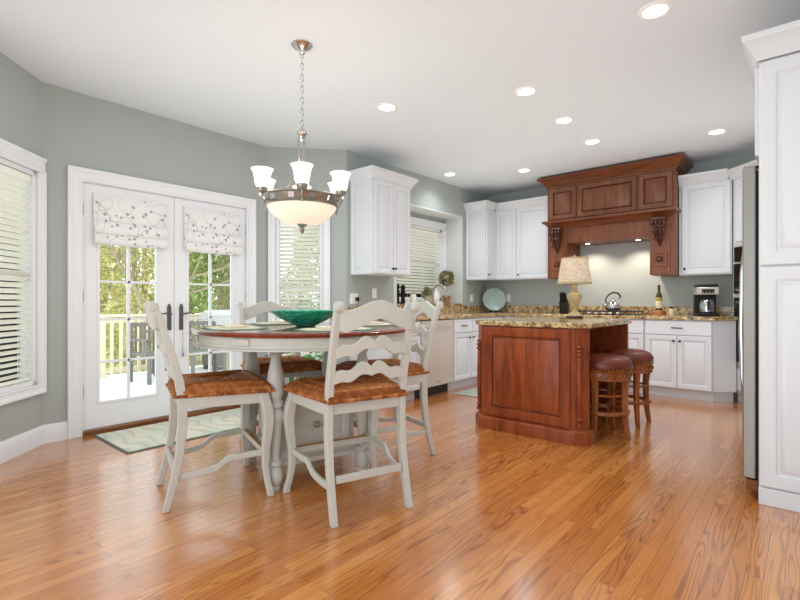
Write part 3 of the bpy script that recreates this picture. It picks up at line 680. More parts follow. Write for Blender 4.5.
for sx in (-0.06, 0.06):
    m.tube([(sx, -0.055, 0.05), (sx, -0.06, 0.03), (sx, -0.05, 0.012), (sx, 0.0, 0.006), (sx, 0.055, 0.006), (sx * 0.4, 0.075, 0.16), (sx * 0.2, 0.08, 0.2)], 0.004, 6)
m.tube([(-0.06, 0.04, 0.006), (0.06, 0.04, 0.006)], 0.004, 6); m.build('wire_frame', 'dark', t)
# sink side
t = thing('faucet', 'dark gooseneck kitchen faucet at the sink', 'faucet', (-3.69, 4.97, CT))
MB().lathe([(0.028, 0), (0.028, 0.012), (0.018, 0.02), (0.016, 0.05)], n=18).build('base', 'nickel', t)
MB().tube([(0, 0, 0.03), (0, 0, 0.27), (0.02, 0.0, 0.335), (0.07, 0.0, 0.375), (0.13, 0.0, 0.37), (0.185, 0.0, 0.32), (0.215, 0.0, 0.25), (0.22, 0.0, 0.215)], [0.014, 0.013, 0.012, 0.012, 0.012, 0.013, 0.015, 0.015], 12).build('spout', 'nickel', t, smooth=60)
MB().tube([(0.0, -0.01, 0.07), (0.0, -0.05, 0.08), (0.0, -0.09, 0.10)], [0.012, 0.008, 0.006], 8).build('lever', 'nickel', t)
SZ = RZ0 + 0.022
def leaves(m, n, fn, size, rng, droop=0.0):
    for _ in range(n):
        p, d = fn(rng); p = Vector(p); d = Vector(d).normalized(); s = size * rng.uniform(0.7, 1.25)
        a = d.orthogonal().normalized(); a.rotate(Matrix.Rotation(rng.uniform(0, 2 * PI), 3, d)); b = d.cross(a)
        tip = p + d * s + Vector((0, 0, -droop * s))
        mid = p + d * s * 0.5 + b * s * 0.05
        m.add([p, mid + a * s * 0.26, tip, mid - a * s * 0.26], [(0, 1, 2, 3)])
def sphere_pt(c, r, fill=0.35):
    def fn(g):
        d = Vector((g.gauss(0, 1), g.gauss(0, 1), g.gauss(0, 1))).normalized(); rr = r * (1 - fill * g.random())
        return Vector(c) + d * rr, d + Vector((g.gauss(0, .5), g.gauss(0, .5), g.gauss(0, .5)))
    return fn
rng = random.Random(3)
t = thing('topiary', 'small ball topiary in a pot on the sink window ledge', 'topiary', (-3.925, 5.62, SZ))
MB().lathe([(0.04, 0), (0.045, 0.004), (0.058, 0.095), (0.062, 0.1), (0.062, 0.115), (0.05, 0.112)], n=20).build('pot', 'pot', t)
MB().tube([(0, 0, 0.1), (0.004, 0, 0.2), (0, 0, 0.34)], 0.007, 8).build('stem', 'bark', t)
m = MB(); leaves(m, 420, sphere_pt((0, 0, 0.36), 0.10), 0.045, rng); m.lathe([(0.005, -0.085), (0.06, -0.06), (0.085, 0), (0.06, 0.06), (0.005, 0.085)], (0, 0, 0.36), 12); m.build('foliage', 'topiary', t)
t = thing('herb_pot', 'little green herb in a pale pot on the sink window ledge', 'potted herb', (-3.90, 5.13, SZ))
MB().lathe([(0.035, 0), (0.048, 0.09), (0.05, 0.095), (0.05, 0.105), (0.04, 0.1)], n=18).build('pot', 'stone_pot', t)
m = MB(); leaves(m, 90, sphere_pt((0, 0, 0.14), 0.055, .9), 0.06, rng); m.build('foliage', 'topiary', t)
t = thing('pitcher', 'cream ceramic pitcher on the window ledge behind the faucet', 'pitcher', (-3.93, 5.33, SZ))
MB().lathe([(0.05, 0), (0.056, 0.006), (0.07, 0.06), (0.066, 0.11), (0.048, 0.155), (0.05, 0.19), (0.058, 0.205), (0.054, 0.205), (0.044, 0.19)], n=24).build('body', 'white_china', t)
MB().tube([(0.0, 0.05, 0.18), (0.0, 0.095, 0.17), (0.0, 0.105, 0.11), (0.0, 0.068, 0.06)], 0.009, 8).build('handle', 'white_china', t)
for label, dx, y, h in (('tall dark pepper mill on the window ledge nearest the wall cabinet', -3.875, 4.475, 0.25), ('dark mill on the window ledge right of the tall pepper mill', -3.875, 4.585, 0.245)):
    t = thing('pepper_mill', label, 'pepper mill', (dx, y, SZ))
    MB().lathe([(0.034, 0), (0.036, 0.01), (0.028, 0.03), (0.024, 0.09), (0.032, 0.13), (0.03, h - 0.085), (0.018, h - 0.07)], n=18).build('body', 'dark', t)
    o = MB().lathe([(0.02, h - 0.072), (0.032, h - 0.055), (0.034, h - 0.035), (0.024, h - 0.012), (0.01, h - 0.006)], n=18).build('head', 'dark', t)
    MB().lathe([(0.006, h - 0.008), (0.009, h), (0.004, h + 0.01)], n=10).build('finial_knob', 'chrome', o)
t = thing('soap_dispenser', 'white soap dispenser on the ledge left of the herb pot', 'soap dispenser', (-3.88, 4.80, SZ))
MB().lathe([(0.04, 0), (0.042, 0.004), (0.042, 0.10), (0.03, 0.12), (0.014, 0.125)], n=18).build('bottle', 'white_china', t)
MB().tube([(0, 0, 0.12), (0, 0, 0.165), (0.012, 0, 0.17), (0.05, 0, 0.163)], 0.006, 8).build('pump', 'chrome', t)
def outlet(label, loc, rz, w=0.075):
    t = thing('wall_outlet', label, 'wall outlet', loc, rz)
    MB().slab(-w / 2, w / 2, -0.058, 0.058, -0.007, t=0.006, b=0.003).build('cover_plate', 'plastic', t)
    for x in ((0,) if w < 0.1 else (-0.03, 0.03)):
        MB().slab(x - 0.017, x + 0.017, -0.034, 0.034, -0.010, t=0.004, b=0.001).build('socket', 'plastic', t)
    return t
outlet('wide white outlet plate on the wall under the left end of the first wall cabinet', (XS, 3.67, 1.11), R(90), 0.12)
outlet('white outlet plate on the wall just left of the sink recess', (XS, 4.00, 1.175), R(90))
outlet('white outlet plate between the sink recess and the corner platter', (XS, 6.12, 1.13), R(90))
outlet('white outlet plate on the back wall right of the platter', (-3.455, YB, 1.133), 0)
t = thing('plug_adapter', 'black plug plugged into the wide outlet plate', 'plug', (XS + 0.012, 3.70, 1.105))
B((0, 0.03, -0.02, 0.02, -0.022, 0.022)).build('body', 'black', t, bevel=0.004)
MB().tube([(0.02, 0, -0.018), (0.022, 0.004, -0.09), (0.02, 0.0, -0.15)], 0.003, 6).build('cord', 'black', t)

# ------------------------------------------------------------------ oven tower, fridge, tall cabinet
t = thing('oven_cabinet', 'tall white corner cabinet that holds the wall oven', 'cabinet', (-0.59, 6.255, 0), R(-45))
OW, OD = 0.94, 0.30
B((0, OW, 0, OD, 0.10, 2.41)).build('body', 'cab', t, bevel=0.002)
B((0, OW, 0.05, OD, 0, 0.10)).build('toe_kick', 'cab', t)
MB().panel(0.05, OW - 0.05, 1.72, 2.39, -0.02).build('door', 'cab', t)
o = MB().slab(0.05, OW - 0.05, 0.13, 0.36, -0.02).build('drawer', 'cab', t); bar_pull(o, OW / 2, 0.25)
MB().sweep([(0, 0.055), (0, 0), (OW, 0)], [(o_, 2.395 + z) for o_, z in CROWN]).build('crown_molding', 'cab', t)
t = thing('wall_oven', 'dark glass wall oven with steel trim in the corner cabinet', 'oven', (-0.59, 6.255, 0), R(-45))
MB().slab(0.042, OW - 0.042, 0.40, 1.68, -0.022, t=0.02).build('frame', 'steel', t)
MB().slab(0.05, OW - 0.085, 0.44, 1.12, -0.04, t=0.02).build('oven_door', 'oven_glass', t)
MB().slab(0.05, OW - 0.085, 1.16, 1.48, -0.04, t=0.02).build('microwave_door', 'oven_glass', t)
MB().slab(0.05, OW - 0.085, 1.50, 1.66, -0.036, t=0.015).build('control_panel', 'oven_glass', t)
for z in (1.07, 1.20): MB().tube([(0.13, -0.035, z), (0.13, -0.075, z), (OW - 0.13, -0.075, z), (OW - 0.13, -0.035, z)], 0.010, 8).build('handle', 'chrome', t)

FY = 3.215
t = thing('refrigerator', 'stainless side-by-side refrigerator next to the tall white cabinet', 'refrigerator', (-0.195, FY + 0.91, 0), R(-90))
B((0.005, 0.905, 0.0, 0.70, 0.03, 1.80)).build('body', 'black', t)
for x0, x1, hx in ((0.0, 0.40, 0.365), (0.405, 0.91, 0.44)):
    d = B((x0, x1, -0.068, -0.006, 0.105, 1.815)).build('door', 'fridge_steel', t, bevel=0.008)
    MB().tube([(hx, -0.066, 0.42), (hx, -0.092, 0.44), (hx, -0.106, 0.60), (hx, -0.112, 0.90), (hx, -0.106, 1.25), (hx, -0.092, 1.42), (hx, -0.066, 1.44)], 0.013, 10).build('handle', 'chrome', d)
B((0.0, 0.91, -0.05, 0.0, 0.045, 0.10)).build('base_grille', 'grille', t)
for x in (0.05, 0.86): B((x - 0.035, x + 0.035, -0.06, 0.02, 1.815, 1.835)).build('hinge_cover', 'nickel', t, bevel=0.004)
for x in (0.06, 0.85): MB().lathe([(0.02, 0), (0.024, 0.01), (0.02, 0.045)], (x, 0.02, 0), 12).build('leveling_foot', 'black', t)

t = thing('tall_cabinet', 'tall white panelled cabinet enclosing the refrigerator at the right edge', 'cabinet', (-0.187, 3.17, 0))
PW = XR + 0.185
B((0.0, PW, 0.0, 0.042, 0, 2.40), (0.0, PW, 0.042, 0.98, 1.85, 2.40), (0.0, PW, 0.975, 1.015, 0, 2.40)).build('body', 'cab', t, bevel=0.002)
MB().panel(0.004, PW, 1.268, 2.345, -0.020, fr=0.075, deep=0.009).build('panel', 'cab', t)
MB().panel(0.004, PW, 0.098, 1.258, -0.020, fr=0.075, deep=0.009).build('panel', 'cab', t)
B((0.0, PW, -0.022, 0.0, 0, 0.09)).build('baseboard', 'cab', t, bevel=0.003)
for x0, x1 in ((-0.495, -0.05), (-0.975, -0.505)):
    m = MB(); m.m = Matrix.Rotation(R(-90), 4, 'Z'); m.panel(x0, x1, 1.87, 2.345, -0.02); m.build('door', 'cab', t)
MB().sweep([(0, 1.015), (0, -0.02), (PW, -0.02)], [(o_, 2.352 + z * 1.15) for o_, z in CROWN]).build('crown_molding', 'cab', t)

# ------------------------------------------------------------------ island
IX0, IX1, IY0, IY1 = -2.185, -1.236, 3.545, 4.76
t = thing('kitchen_island', 'cherry wood island with turned corner posts and granite top', 'kitchen island', (IX0, IY0, 0))
w, d = IX1 - IX0, IY1 - IY0
c = 0.075
body = [(c, 0), (w - c, 0), (w, c), (w, c + 0.03), (w - 0.34, c + 0.03), (w - 0.34, d - c - 0.03), (w, d - c - 0.03), (w, d - c), (w - c, d), (c, d), (0, d - c), (0, c)]
pf(body, 0.0, 0.873).build('body', 'cherry', t, bevel=0.002)
pl = [(x, y) for x, y in body]
MB().sweep([(w - 0.02, c + 0.05), (w, c + 0.045), (w, c), (w - c, 0), (c, 0), (0, c), (0, d - c), (c, d), (w - c, d)][::-1], [(0, 0), (0.026, 0), (0.026, 0.085), (0.02, 0.098), (0.008, 0.11), (0, 0.112)]).build('plinth', 'cherry', t)
o = MB().panel(c + 0.035, w - c - 0.03, 0.125, 0.862, -0.022, t=0.022, fr=0.075, deep=0.016).build('panel', 'cherry', t)
q = MB(); x0, x1, z0, z1 = c + 0.035, w - c - 0.03, 0.125, 0.862
for a in (0.072,): q.tube([(x0 + a, -0.014, z0 + a), (x1 - a, -0.014, z0 + a), (x1 - a, -0.014, z1 - a), (x0 + a, -0.014, z1 - a)], 0.0055, 4, closed=True)
q.build('glaze_bead', 'cherry_dark', o)
m = MB(); m.m = Matrix.Rotation(R(-90), 4, 'Z')
for a, b in ((-d + 0.10, -d / 2 - 0.01), (-d / 2 + 0.01, -0.10)): m.panel(a, b, 0.125, 0.862, -0.02, fr=0.07, deep=0.012)
m.build('side_panel', 'cherry', t)
for (px, py) in ((w - c / 2 - .012, c / 2 - .012), (c / 2 - .004, c / 2 - .004)):
    prof = [(0.012, 0.0), (0.02, 0.004), (0.02, 0.02), (0.011, 0.026), (0.017, 0.04), (0.02, 0.05), (0.012, 0.065), (0.014, 0.08), (0.016, 0.3), (0.014, 0.50), (0.012, 0.515), (0.02, 0.53), (0.017, 0.54), (0.011, 0.553), (0.02, 0.56), (0.02, 0.575), (0.012, 0.578)]
    o = MB().lathe([(r * 1.3, z + 0.14) for r, z in prof], (px, py, 0), 16).build('spindle', 'cherry', t)
    k = MB().lathe([(0.018, 0.725), (0.022, 0.73), (0.022, 0.745), (0.014, 0.75)], (px, py, 0), 16).build('spindle_cap', 'cherry', t)
ov = 0.025
cc = c + 0.01
pf([(cc - ov, -ov), (w - cc + ov, -ov), (w + ov, cc - ov), (w + ov, d - cc + ov), (w - cc + ov, d + ov), (cc - ov, d + ov), (-ov, d - cc + ov), (-ov, cc - ov)], 0.875, 0.915).build('countertop', 'granite', t, bevel=0.007)

def stool(label, loc, rz, first=None):
    if first is not None: return dup(first, label, loc, rz)
    t = thing('bar_stool', label, 'bar stool', loc, rz, 'leather bar stools at the island')
    r = 0.205
    MB().lathe([(0.02, 0.54), (r - 0.01, 0.54), (r, 0.547), (r + 0.008, 0.575), (r - 0.002, 0.605), (r - 0.03, 0.63), (r - 0.07, 0.645), (r - 0.13, 0.652), (0.004, 0.654)], n=40).build('cushion', 'leather', t)
    m = MB()
    for k in range(44):
        a = 2 * PI * k / 44; m.lathe([(0.0055, -0.004), (0.006, 0), (0.003, 0.004)], ((r + 0.003) * math.cos(a), (r + 0.003) * math.sin(a), 0.549), 6)
    m.build('nailheads', 'brass', t)
    ap = MB().lathe([(r - 0.04, 0.455), (r - 0.006, 0.455), (r + 0.001, 0.462), (r - 0.006, 0.472), (r - 0.008, 0.52), (r + 0.002, 0.53), (r + 0.004, 0.541), (r - 0.04, 0.541)], n=40).build('apron', 'stoolwood', t)
    m = MB()
    for k in range(28):
        a = 2 * PI * k / 28; a2 = a + PI / 28
        m.tube([((r - 0.005) * math.cos(a), (r - 0.005) * math.sin(a), 0.478), ((r + 0.001) * math.cos(a2), (r + 0.001) * math.sin(a2), 0.497), ((r - 0.005) * math.cos(a2 + .05), (r - 0.005) * math.sin(a2 + .05), 0.515)], [0.003, 0.008, 0.003], 5)
    m.build('carved_band', 'stoolwood', ap)
    for k in range(4):
        m = MB(); m.m = Matrix.Rotation(k * PI / 2, 4, 'Z')
        m.rect([(0.195, 0, 0, 0.015, 0.015), (0.183, 0, 0.06, 0.0165, 0.016), (0.168, 0, 0.18, 0.019, 0.018), (0.165, 0, 0.36, 0.021, 0.02), (0.172, 0, 0.44, 0.024, 0.023), (0.172, 0, 0.47, 0.024, 0.023)])
        m.build('leg', 'stoolwood', t, bevel=0.004)
    MB().lathe([(0.148, 0.185), (0.19, 0.185), (0.196, 0.192), (0.196, 0.208), (0.19, 0.214), (0.148, 0.214), (0.144, 0.2), (0.148, 0.185)], n=40, caps=False).build('footrest_ring', 'stoolwood', t)
    MB().lathe([(0.138, 0.33), (0.158, 0.33), (0.16, 0.345), (0.138, 0.345), (0.138, 0.33)], n=32, caps=False).build('stretcher_ring', 'stoolwood', t)
    return t
s1 = stool('brown leather bar stool nearest the island corner post', (-1.24, 3.99, 0), R(-5))
stool('brown leather bar stool farther along the island toward the cooktop', (-1.215, 4.57, 0), R(-50), s1)

t = thing('table_lamp', 'cream urn table lamp with printed drum shade on the island', 'lamp', (-1.68, 4.54, CT))
MB().lathe([(0.075, 0), (0.08, 0.004), (0.08, 0.018), (0.07, 0.026)], n=28).build('foot', 'cherry_dark', t)
MB().lathe([(0.068, 0.026), (0.064, 0.036), (0.045, 0.052), (0.024, 0.075), (0.018, 0.10), (0.024, 0.115), (0.05, 0.15), (0.064, 0.19), (0.068, 0.215), (0.071, 0.226), (0.06, 0.233), (0.045, 0.245), (0.026, 0.26), (0.022, 0.29), (0.031, 0.30), (0.02, 0.318)], n=28).build('urn_base', 'lampbase', t)
MB().lathe([(0.01, 0.31), (0.01, 0.56), (0.004, 0.575)], n=10).build('stem', 'brass', t)
o = MB().lathe([(0.156, 0.335), (0.157, 0.336), (0.120, 0.575), (0.119, 0.575), (0.155, 0.337)], n=40, caps=False).build('lamp_shade', 'lampshade', t)
MB().lathe([(0.1565, 0.332), (0.159, 0.333), (0.1565, 0.348), (0.156, 0.345)], n=40, caps=False).build('shade_trim', 'lampbase', o)
MB().lathe([(0.1212, 0.566), (0.1235, 0.566), (0.1215, 0.58), (0.119, 0.579)], n=40, caps=False).build('shade_trim', 'lampbase', o)
m = MB()
for k in range(3): m.tube([(0, 0, 0.565), (0.122 * math.cos(k * 2.094), 0.122 * math.sin(k * 2.094), 0.57)], 0.002, 5)
m.build('shade_spider', 'brass', t)
MB().lathe([(0.006, 0.57), (0.013, 0.585), (0.006, 0.60), (0.003, 0.612)], n=12).build('finial', 'lampbase', t)
MB().lathe([(0.013, 0.37), (0.018, 0.39), (0.03, 0.43), (0.026, 0.46), (0.006, 0.475)], n=14).build('bulb', 'bulb_glass', t)
lamp('table_lamp_light', 'POINT', (-1.68, 4.54, CT + 0.52), 0.7, (1, 0.85, 0.62), shadow_soft_size=0.03)

# ------------------------------------------------------------------ dining table
TC = (-2.465, 1.935); TA = R(-18.5)
t = thing('dining_table', 'round counter-height pedestal table with mahogany top and painted base', 'dining table', (TC[0], TC[1], 0), TA)
RT = 0.678
MB().lathe([(0.2, 0.884), (RT - 0.03, 0.884), (RT - 0.008, 0.888), (RT, 0.896), (RT + 0.002, 0.904), (RT - 0.006, 0.912), (RT - 0.02, 0.915), (0.004, 0.915)], n=96).build('tabletop', 'mahogany', t)
MB().lathe([(RT - 0.09, 0.884), (RT - 0.03, 0.884), (RT - 0.028, 0.86), (RT - 0.034, 0.845), (RT - 0.03, 0.832), (RT - 0.012, 0.824), (RT - 0.012, 0.818), (RT - 0.05, 0.812), (RT - 0.09, 0.815), (RT - 0.09, 0.884)], n=96, caps=False).build('apron', 'chair', t)
for a in (-92, -130, -50, 0, 88, 180):
    m = MB(); m.m = Matrix.Rotation(R(a), 4, 'Z') @ Matrix.Translation((RT - 0.028, 0, 0.864)) @ Matrix.Rotation(R(90), 4, 'Z')
    m.slab(-0.05, 0.05, -0.018, 0.016, -0.006, t=0.012, b=0.002); m.build('leaf_latch', 'chair', t)
LEG = [(0.05, 0.82), (0.05, 0.795), (0.03, 0.785), (0.038, 0.772), (0.026, 0.755), (0.03, 0.73), (0.044, 0.66), (0.052, 0.60), (0.05, 0.56), (0.034, 0.52), (0.046, 0.51), (0.046, 0.48), (0.034, 0.47), (0.052, 0.45), (0.056, 0.42), (0.05, 0.40),
       (0.046, 0.39), (0.038, 0.34), (0.028, 0.24), (0.026, 0.18), (0.042, 0.17), (0.042, 0.15), (0.028, 0.14), (0.042, 0.11), (0.046, 0.075), (0.034, 0.04), (0.024, 0.03), (0.03, 0.015), (0.026, 0.0)]
for sx in (-1, 1):
    for sy in (-1, 1): MB().lathe(LEG[::-1], (sx * 0.275, sy * 0.275, 0), 24).build('leg', 'chair', t)
B((-0.30, 0.30, -0.30, 0.30, 0.795, 0.82)).build('leg_frame', 'chair', t, bevel=0.004)
B((-0.235, 0.235, -0.235, 0.235, 0.17, 0.48)).build('base_cabinet', 'chair', t, bevel=0.004)
MB().sweep([(-0.235, -0.235), (0.235, -0.235), (0.235, 0.235), (-0.235, 0.235)], [(0, 0.13), (0.045, 0.13), (0.045, 0.155), (0.025, 0.165), (0.018, 0.185), (0.006, 0.20), (0, 0.205)], closed=True).build('base_molding', 'chair', t)
B((-0.26, 0.26, -0.26, 0.26, 0.13, 0.17)).build('base_shelf', 'chair', t)
B((-0.255, 0.255, -0.255, 0.255, 0.48, 0.50)).build('cabinet_top', 'chair', t, bevel=0.005)
for k in range(4):
    m = MB(); m.m = Matrix.Rotation(k * PI / 2, 4, 'Z'); m.panel(-0.2, 0.2, 0.215, 0.47, -0.252, t=0.017, fr=0.045, deep=0.008)
    o = m.build('cabinet_door' if k % 2 else 'cabinet_panel', 'chair', t)
    if k == 1:
        m = MB(); m.m = Matrix.Translation((0.252, -0.02, 0.34)) @ Matrix.Rotation(R(90), 4, 'Y'); m.lathe([(0.02, 0), (0.022, 0.005), (0.008, 0.008), (0.012, 0.02), (0.016, 0.028), (0.005, 0.033)], n=16); m.build('knob', 'nickel', o)

def tl(lx, ly): # table frame -> world
    return (TC[0] + lx * math.cos(TA) - ly * math.sin(TA), TC[1] + lx * math.sin(TA) + ly * math.cos(TA))

# ------------------------------------------------------------------ ladder-back chairs
def chair_mesh(label):
    t = thing('ladderback_chair', label, 'chair', (0, 0, 0), 0, 'painted ladder-back chairs around the table')
    RX = lambda z: 0.212 - 0.004 * math.sin(z * 3)
    RYc = [(0, -0.262), (0.13, -0.228), (0.27, -0.198), (0.42, -0.184), (0.56, -0.184), (0.66, -0.198), (0.75, -0.220), (0.88, -0.256), (0.98, -0.285), (1.05, -0.312)]
    def ry(z):
        for (a, ya), (b, yb) in zip(RYc, RYc[1:]):
            if a <= z <= b: return ya + (yb - ya) * (z - a) / (b - a)
        return RYc[-1][1]
    hz = {0: .017, .13: .019, .27: .021, .42: .023, .56: .024, .66: .022, .75: .020, .88: .018, .98: .017, 1.05: .016}
    for s in (-1, 1):
        m = MB().rect([(s * RX(z), y, z, 0.017, hz[z]) for z, y in RYc])
        m.tube([(s * 0.212 - 0.021, -0.320, 1.05), (s * 0.212 - 0.015, -0.320, 1.05), (s * 0.212 + 0.015, -0.320, 1.05), (s * 0.212 + 0.021, -0.320, 1.05)], [0.018, 0.026, 0.026, 0.018], 14)
        m.build('back_post', 'chair', t, bevel=0.004)
    N = 36
    def rail(name, top, bot, zc, yoff):
        rings = []
        for i in range(N + 1):
            u = -1 + 2 * i / N; x = u * 0.200; y = ry(zc) - yoff * (1 - u * u) ; zt, zb = top(u), bot(u); k = 0.011
            rings.append([(x, y - k, zb), (x, y + k, zb), (x, y + k - 0.002, zt), (x, y - k - 0.004, zt)])
        return MB().loft(rings).build(name, 'chair', t, bevel=0.003, smooth=40)
    g = lambda u, c, w: math.exp(-((u - c) / w) ** 2)
    rail('crest_rail', lambda u: 1.026 + 0.056 * g(u, 0, 0.55) , lambda u: 0.938 + 0.052 * g(u, 0, 0.45) - 0.01 * g(abs(u), 0.85, 0.15), 1.02, 0.028)
    w_ = lambda u: 0.054 * g(abs(u), 0.23, 0.27) + 0.016 * g(abs(u), 0.78, 0.16)
    rail('ladder_rail', lambda u: 0.852 + w_(u), lambda u: 0.796 + w_(u) * 0.85 + 0.012 * g(u, 0, 0.12), 0.86, 0.026)
    rail('ladder_rail', lambda u: 0.722 + w_(u), lambda u: 0.666 + w_(u) * 0.85 + 0.012 * g(u, 0, 0.12), 0.73, 0.022)
    # seat frame and rush seat
    def seat_half(v): return 0.205 + 0.07 * (v + 1) / 2          # v=-1 back, 1 front
    ydepth = lambda v: -0.20 + 0.445 * (v + 1) / 2
    m = MB()
    m.loft([[(-0.2, -0.195, 0.515), (0.2, -0.195, 0.515), (0.2, -0.195, 0.58), (-0.2, -0.195, 0.58)], [(-0.2, -0.172, 0.515), (0.2, -0.172, 0.515), (0.2, -0.172, 0.58), (-0.2, -0.172, 0.58)]])
    for s in (-1, 1):
        m.loft([[(s * 0.20, -0.19, 0.515), (s * 0.222, -0.19, 0.515), (s * 0.222, -0.19, 0.58), (s * 0.20, -0.19, 0.58)], [(s * 0.243, 0.22, 0.515), (s * 0.266, 0.22, 0.515), (s * 0.266, 0.22, 0.58), (s * 0.243, 0.22, 0.58)]])
    sh = lambda x: 0.515 + 0.018 * math.cos(x / 0.25 * PI / 2)
    m.loft([[(x, 0.212, sh(x)), (x, 0.236, sh(x)), (x, 0.236, 0.58), (x, 0.212, 0.58)] for x in [-0.25 + 0.025 * i for i in range(21)]])
    m.build('seat_frame', 'chair', t, bevel=0.003)
    n = 170; m = MB(); top = []; bot = []; tint = []; rs = random.Random(4); tones = [[rs.random() for _ in range(40)] for _ in range(4)]
    for j in range(n + 1):
        v = -1 + 2 * j / n; rt = []; rb = []
        for i in range(n + 1):
            u = -1 + 2 * i / n; hx = seat_half(v) + 0.018
            x = u * hx; y = ydepth(v) + (0.018 * v) + (0.022 * (1 - u * u) if v > 0 else 0) * max(v, 0)
            e = min(1 - abs(u), 1 - abs(v))
            side = (1 - abs(u)) < (1 - abs(v))
            dist = (1 - abs(u)) * 0.25 if side else (1 - abs(v)) * 0.24
            rid = abs(math.sin(PI * dist / 0.012)) * 0.0062
            val = 0.006 * math.exp(-(abs(abs(u) - abs(v)) / 0.05) ** 2)
            z = 0.594 + 0.046 * min(1, e / 0.2) ** 0.55 - 0.020 * min(1, e) + rid - val
            tint.append(tones[(0 if u < 0 else 1) if side else (2 if v < 0 else 3)][int(dist / 0.012)])
            rt.append((x * (1 - 0.02 * (e < 1e-6)), y, z)); rb.append((x, y, 0.574))
        top.append(rt); bot.append(rb)
    vs = [p for r in top for p in r]; k = n + 1
    fs = [(j * k + i, j * k + i + 1, (j + 1) * k + i + 1, (j + 1) * k + i) for j in range(n) for i in range(n)]
    per = [(0, i) for i in range(k)] + [(j, n) for j in range(1, k)] + [(n, i) for i in range(n - 1, -1, -1)] + [(j, 0) for j in range(n - 1, 0, -1)]
    m.add(vs, fs); L = len(per)
    loops = []
    for (zz, ins) in ((None, 0), (0.590, -0.004), (0.582, -0.005), (0.575, -0.001), (0.572, 0.010)):
        lp = []
        for q, (j, i) in enumerate(per):
            x, y, z = top[j][i]
            sc = 1 - ins / 0.22; rip = 1 + (0.026 * abs(math.sin(PI * q / 6.0)) if zz is not None else 0); tint.append(tones[0][(q // 6) % 40])
            lp.append((x * sc * rip, (y - 0.02) * sc * rip + 0.02, z if zz is None else zz))
        loops.append(lp)
    m.loft(loops, caps=False)
    o = m.build('rush_seat', 'rush', t, smooth=60)
    at = o.data.color_attributes.new('straw', 'FLOAT_COLOR', 'POINT')
    for q, c in enumerate(tint[:len(o.data.vertices)]): at.data[q].color = (c, c, c, 1)
    # cabriole front legs
    for s in (-1, 1):
        MB().rect([(s * (0.20 + dx), 0.19 + dx * 0.8, z, h, h) for z, dx, h in ((0, 0.082, 0.019), (0.03, 0.078, 0.017), (0.08, 0.066, 0.0165), (0.16, 0.055, 0.018), (0.25, 0.056, 0.021), (0.34, 0.065, 0.0245), (0.42, 0.071, 0.027), (0.48, 0.065, 0.028), (0.54, 0.05, 0.027), (0.575, 0.045, 0.026))]).build('leg', 'chair', t, bevel=0.006)
    B((-0.185, 0.185, -0.232, -0.212, 0.185, 0.222)).build('stretcher', 'chair', t, bevel=0.003)
    o = B((-0.24, 0.24, 0.226, 0.25, 0.215, 0.252)).build('foot_rail', 'chair', t, bevel=0.003)
    tag(B((-0.22, 0.22, 0.222, 0.254, 0.252, 0.2555)).build('foot_plate', 'brass', o), 'worn brass strip on the foot rail')
    for s in (-1, 1):
        rings = []
        for i in range(25):
            u = i / 24; y = -0.215 + 0.445 * u; x = s * (0.208 + 0.048 * u); z = 0.165 + 0.075 * (1 / (1 + math.exp(-(u - 0.5) * 9))) + 0.016 * math.exp(-((u - 0.58) / 0.09) ** 2) * (1) - 0.006 * math.exp(-((u - 0.44) / 0.08) ** 2)
            rings.append([(x - 0.009, y, z - 0.016), (x + 0.009, y, z - 0.016), (x + 0.009, y, z + 0.016), (x - 0.009, y, z + 0.016)])
        MB().loft(rings).build('stretcher', 'chair', t, bevel=0.003, smooth=40)
    return t
ch = chair_mesh('gray-white ladder-back chair seen from the side nearest the patio doors')
def place(o, lx, ly, a):
    x, y = tl(lx, ly); o.location = (x, y, 0); o.rotation_euler = (0, 0, TA + a); return o
place(ch, 0.05, -0.575, 0)
for lab, lx, ly, a in (('gray-white ladder-back chair nearest the camera with its back turned', 0.59, 0.05, R(90)),
                       ('gray-white ladder-back chair behind the table by the narrow window', -0.60, 0.0, R(-90)),
                       ('gray-white ladder-back chair on the kitchen side in front of the dishwasher', 0.0, 0.60, R(180))):
    place(dup(ch, lab, (0, 0, 0)), lx, ly, a)

# things on the table
TZ = 0.9155
t = thing('glass_bowl', 'wide teal glass bowl in the middle of the table', 'bowl', (TC[0], TC[1], TZ))
MB().lathe([(0.05, 0), (0.062, 0.002), (0.07, 0.008), (0.12, 0.03), (0.18, 0.062), (0.222, 0.095), (0.232, 0.102), (0.226, 0.104), (0.21, 0.096), (0.165, 0.066), (0.10, 0.034), (0.05, 0.016), (0.004, 0.014)], n=64).build('bowl', 'teal', t)
def clear_glass():
    t = NT('clear_glass')
    tr = t.n('ShaderNodeBsdfTransparent'); tr.inputs[0].default_value = (0.97, 0.985, 0.98, 1)
    g = t.n('ShaderNodeBsdfGlossy'); g.inputs['Roughness'].default_value = 0.03
    lw = t.n('ShaderNodeLayerWeight'); lw.inputs[0].default_value = 0.35
    mx = t.n('ShaderNodeMixShader'); t.l(t.math('MULTIPLY', lw.outputs['Facing'], 0.7), mx.inputs[0]); t.l(tr.outputs[0], mx.inputs[1]); t.l(g.outputs[0], mx.inputs[2]); t.l(mx.outputs[0], t.out.inputs[0])
    return t.m
M['clear'] = clear_glass()
t = thing('glass_ball', 'clear glass ball resting in the teal bowl', 'glass ball', (TC[0], TC[1], TZ + 0.014))
prof = [(0.003 + 0.074 * math.sin(a * PI / 16), 0.077 - 0.077 * math.cos(a * PI / 16)) for a in range(17)]
MB().lathe(prof, n=28).build('ball', 'clear', t)
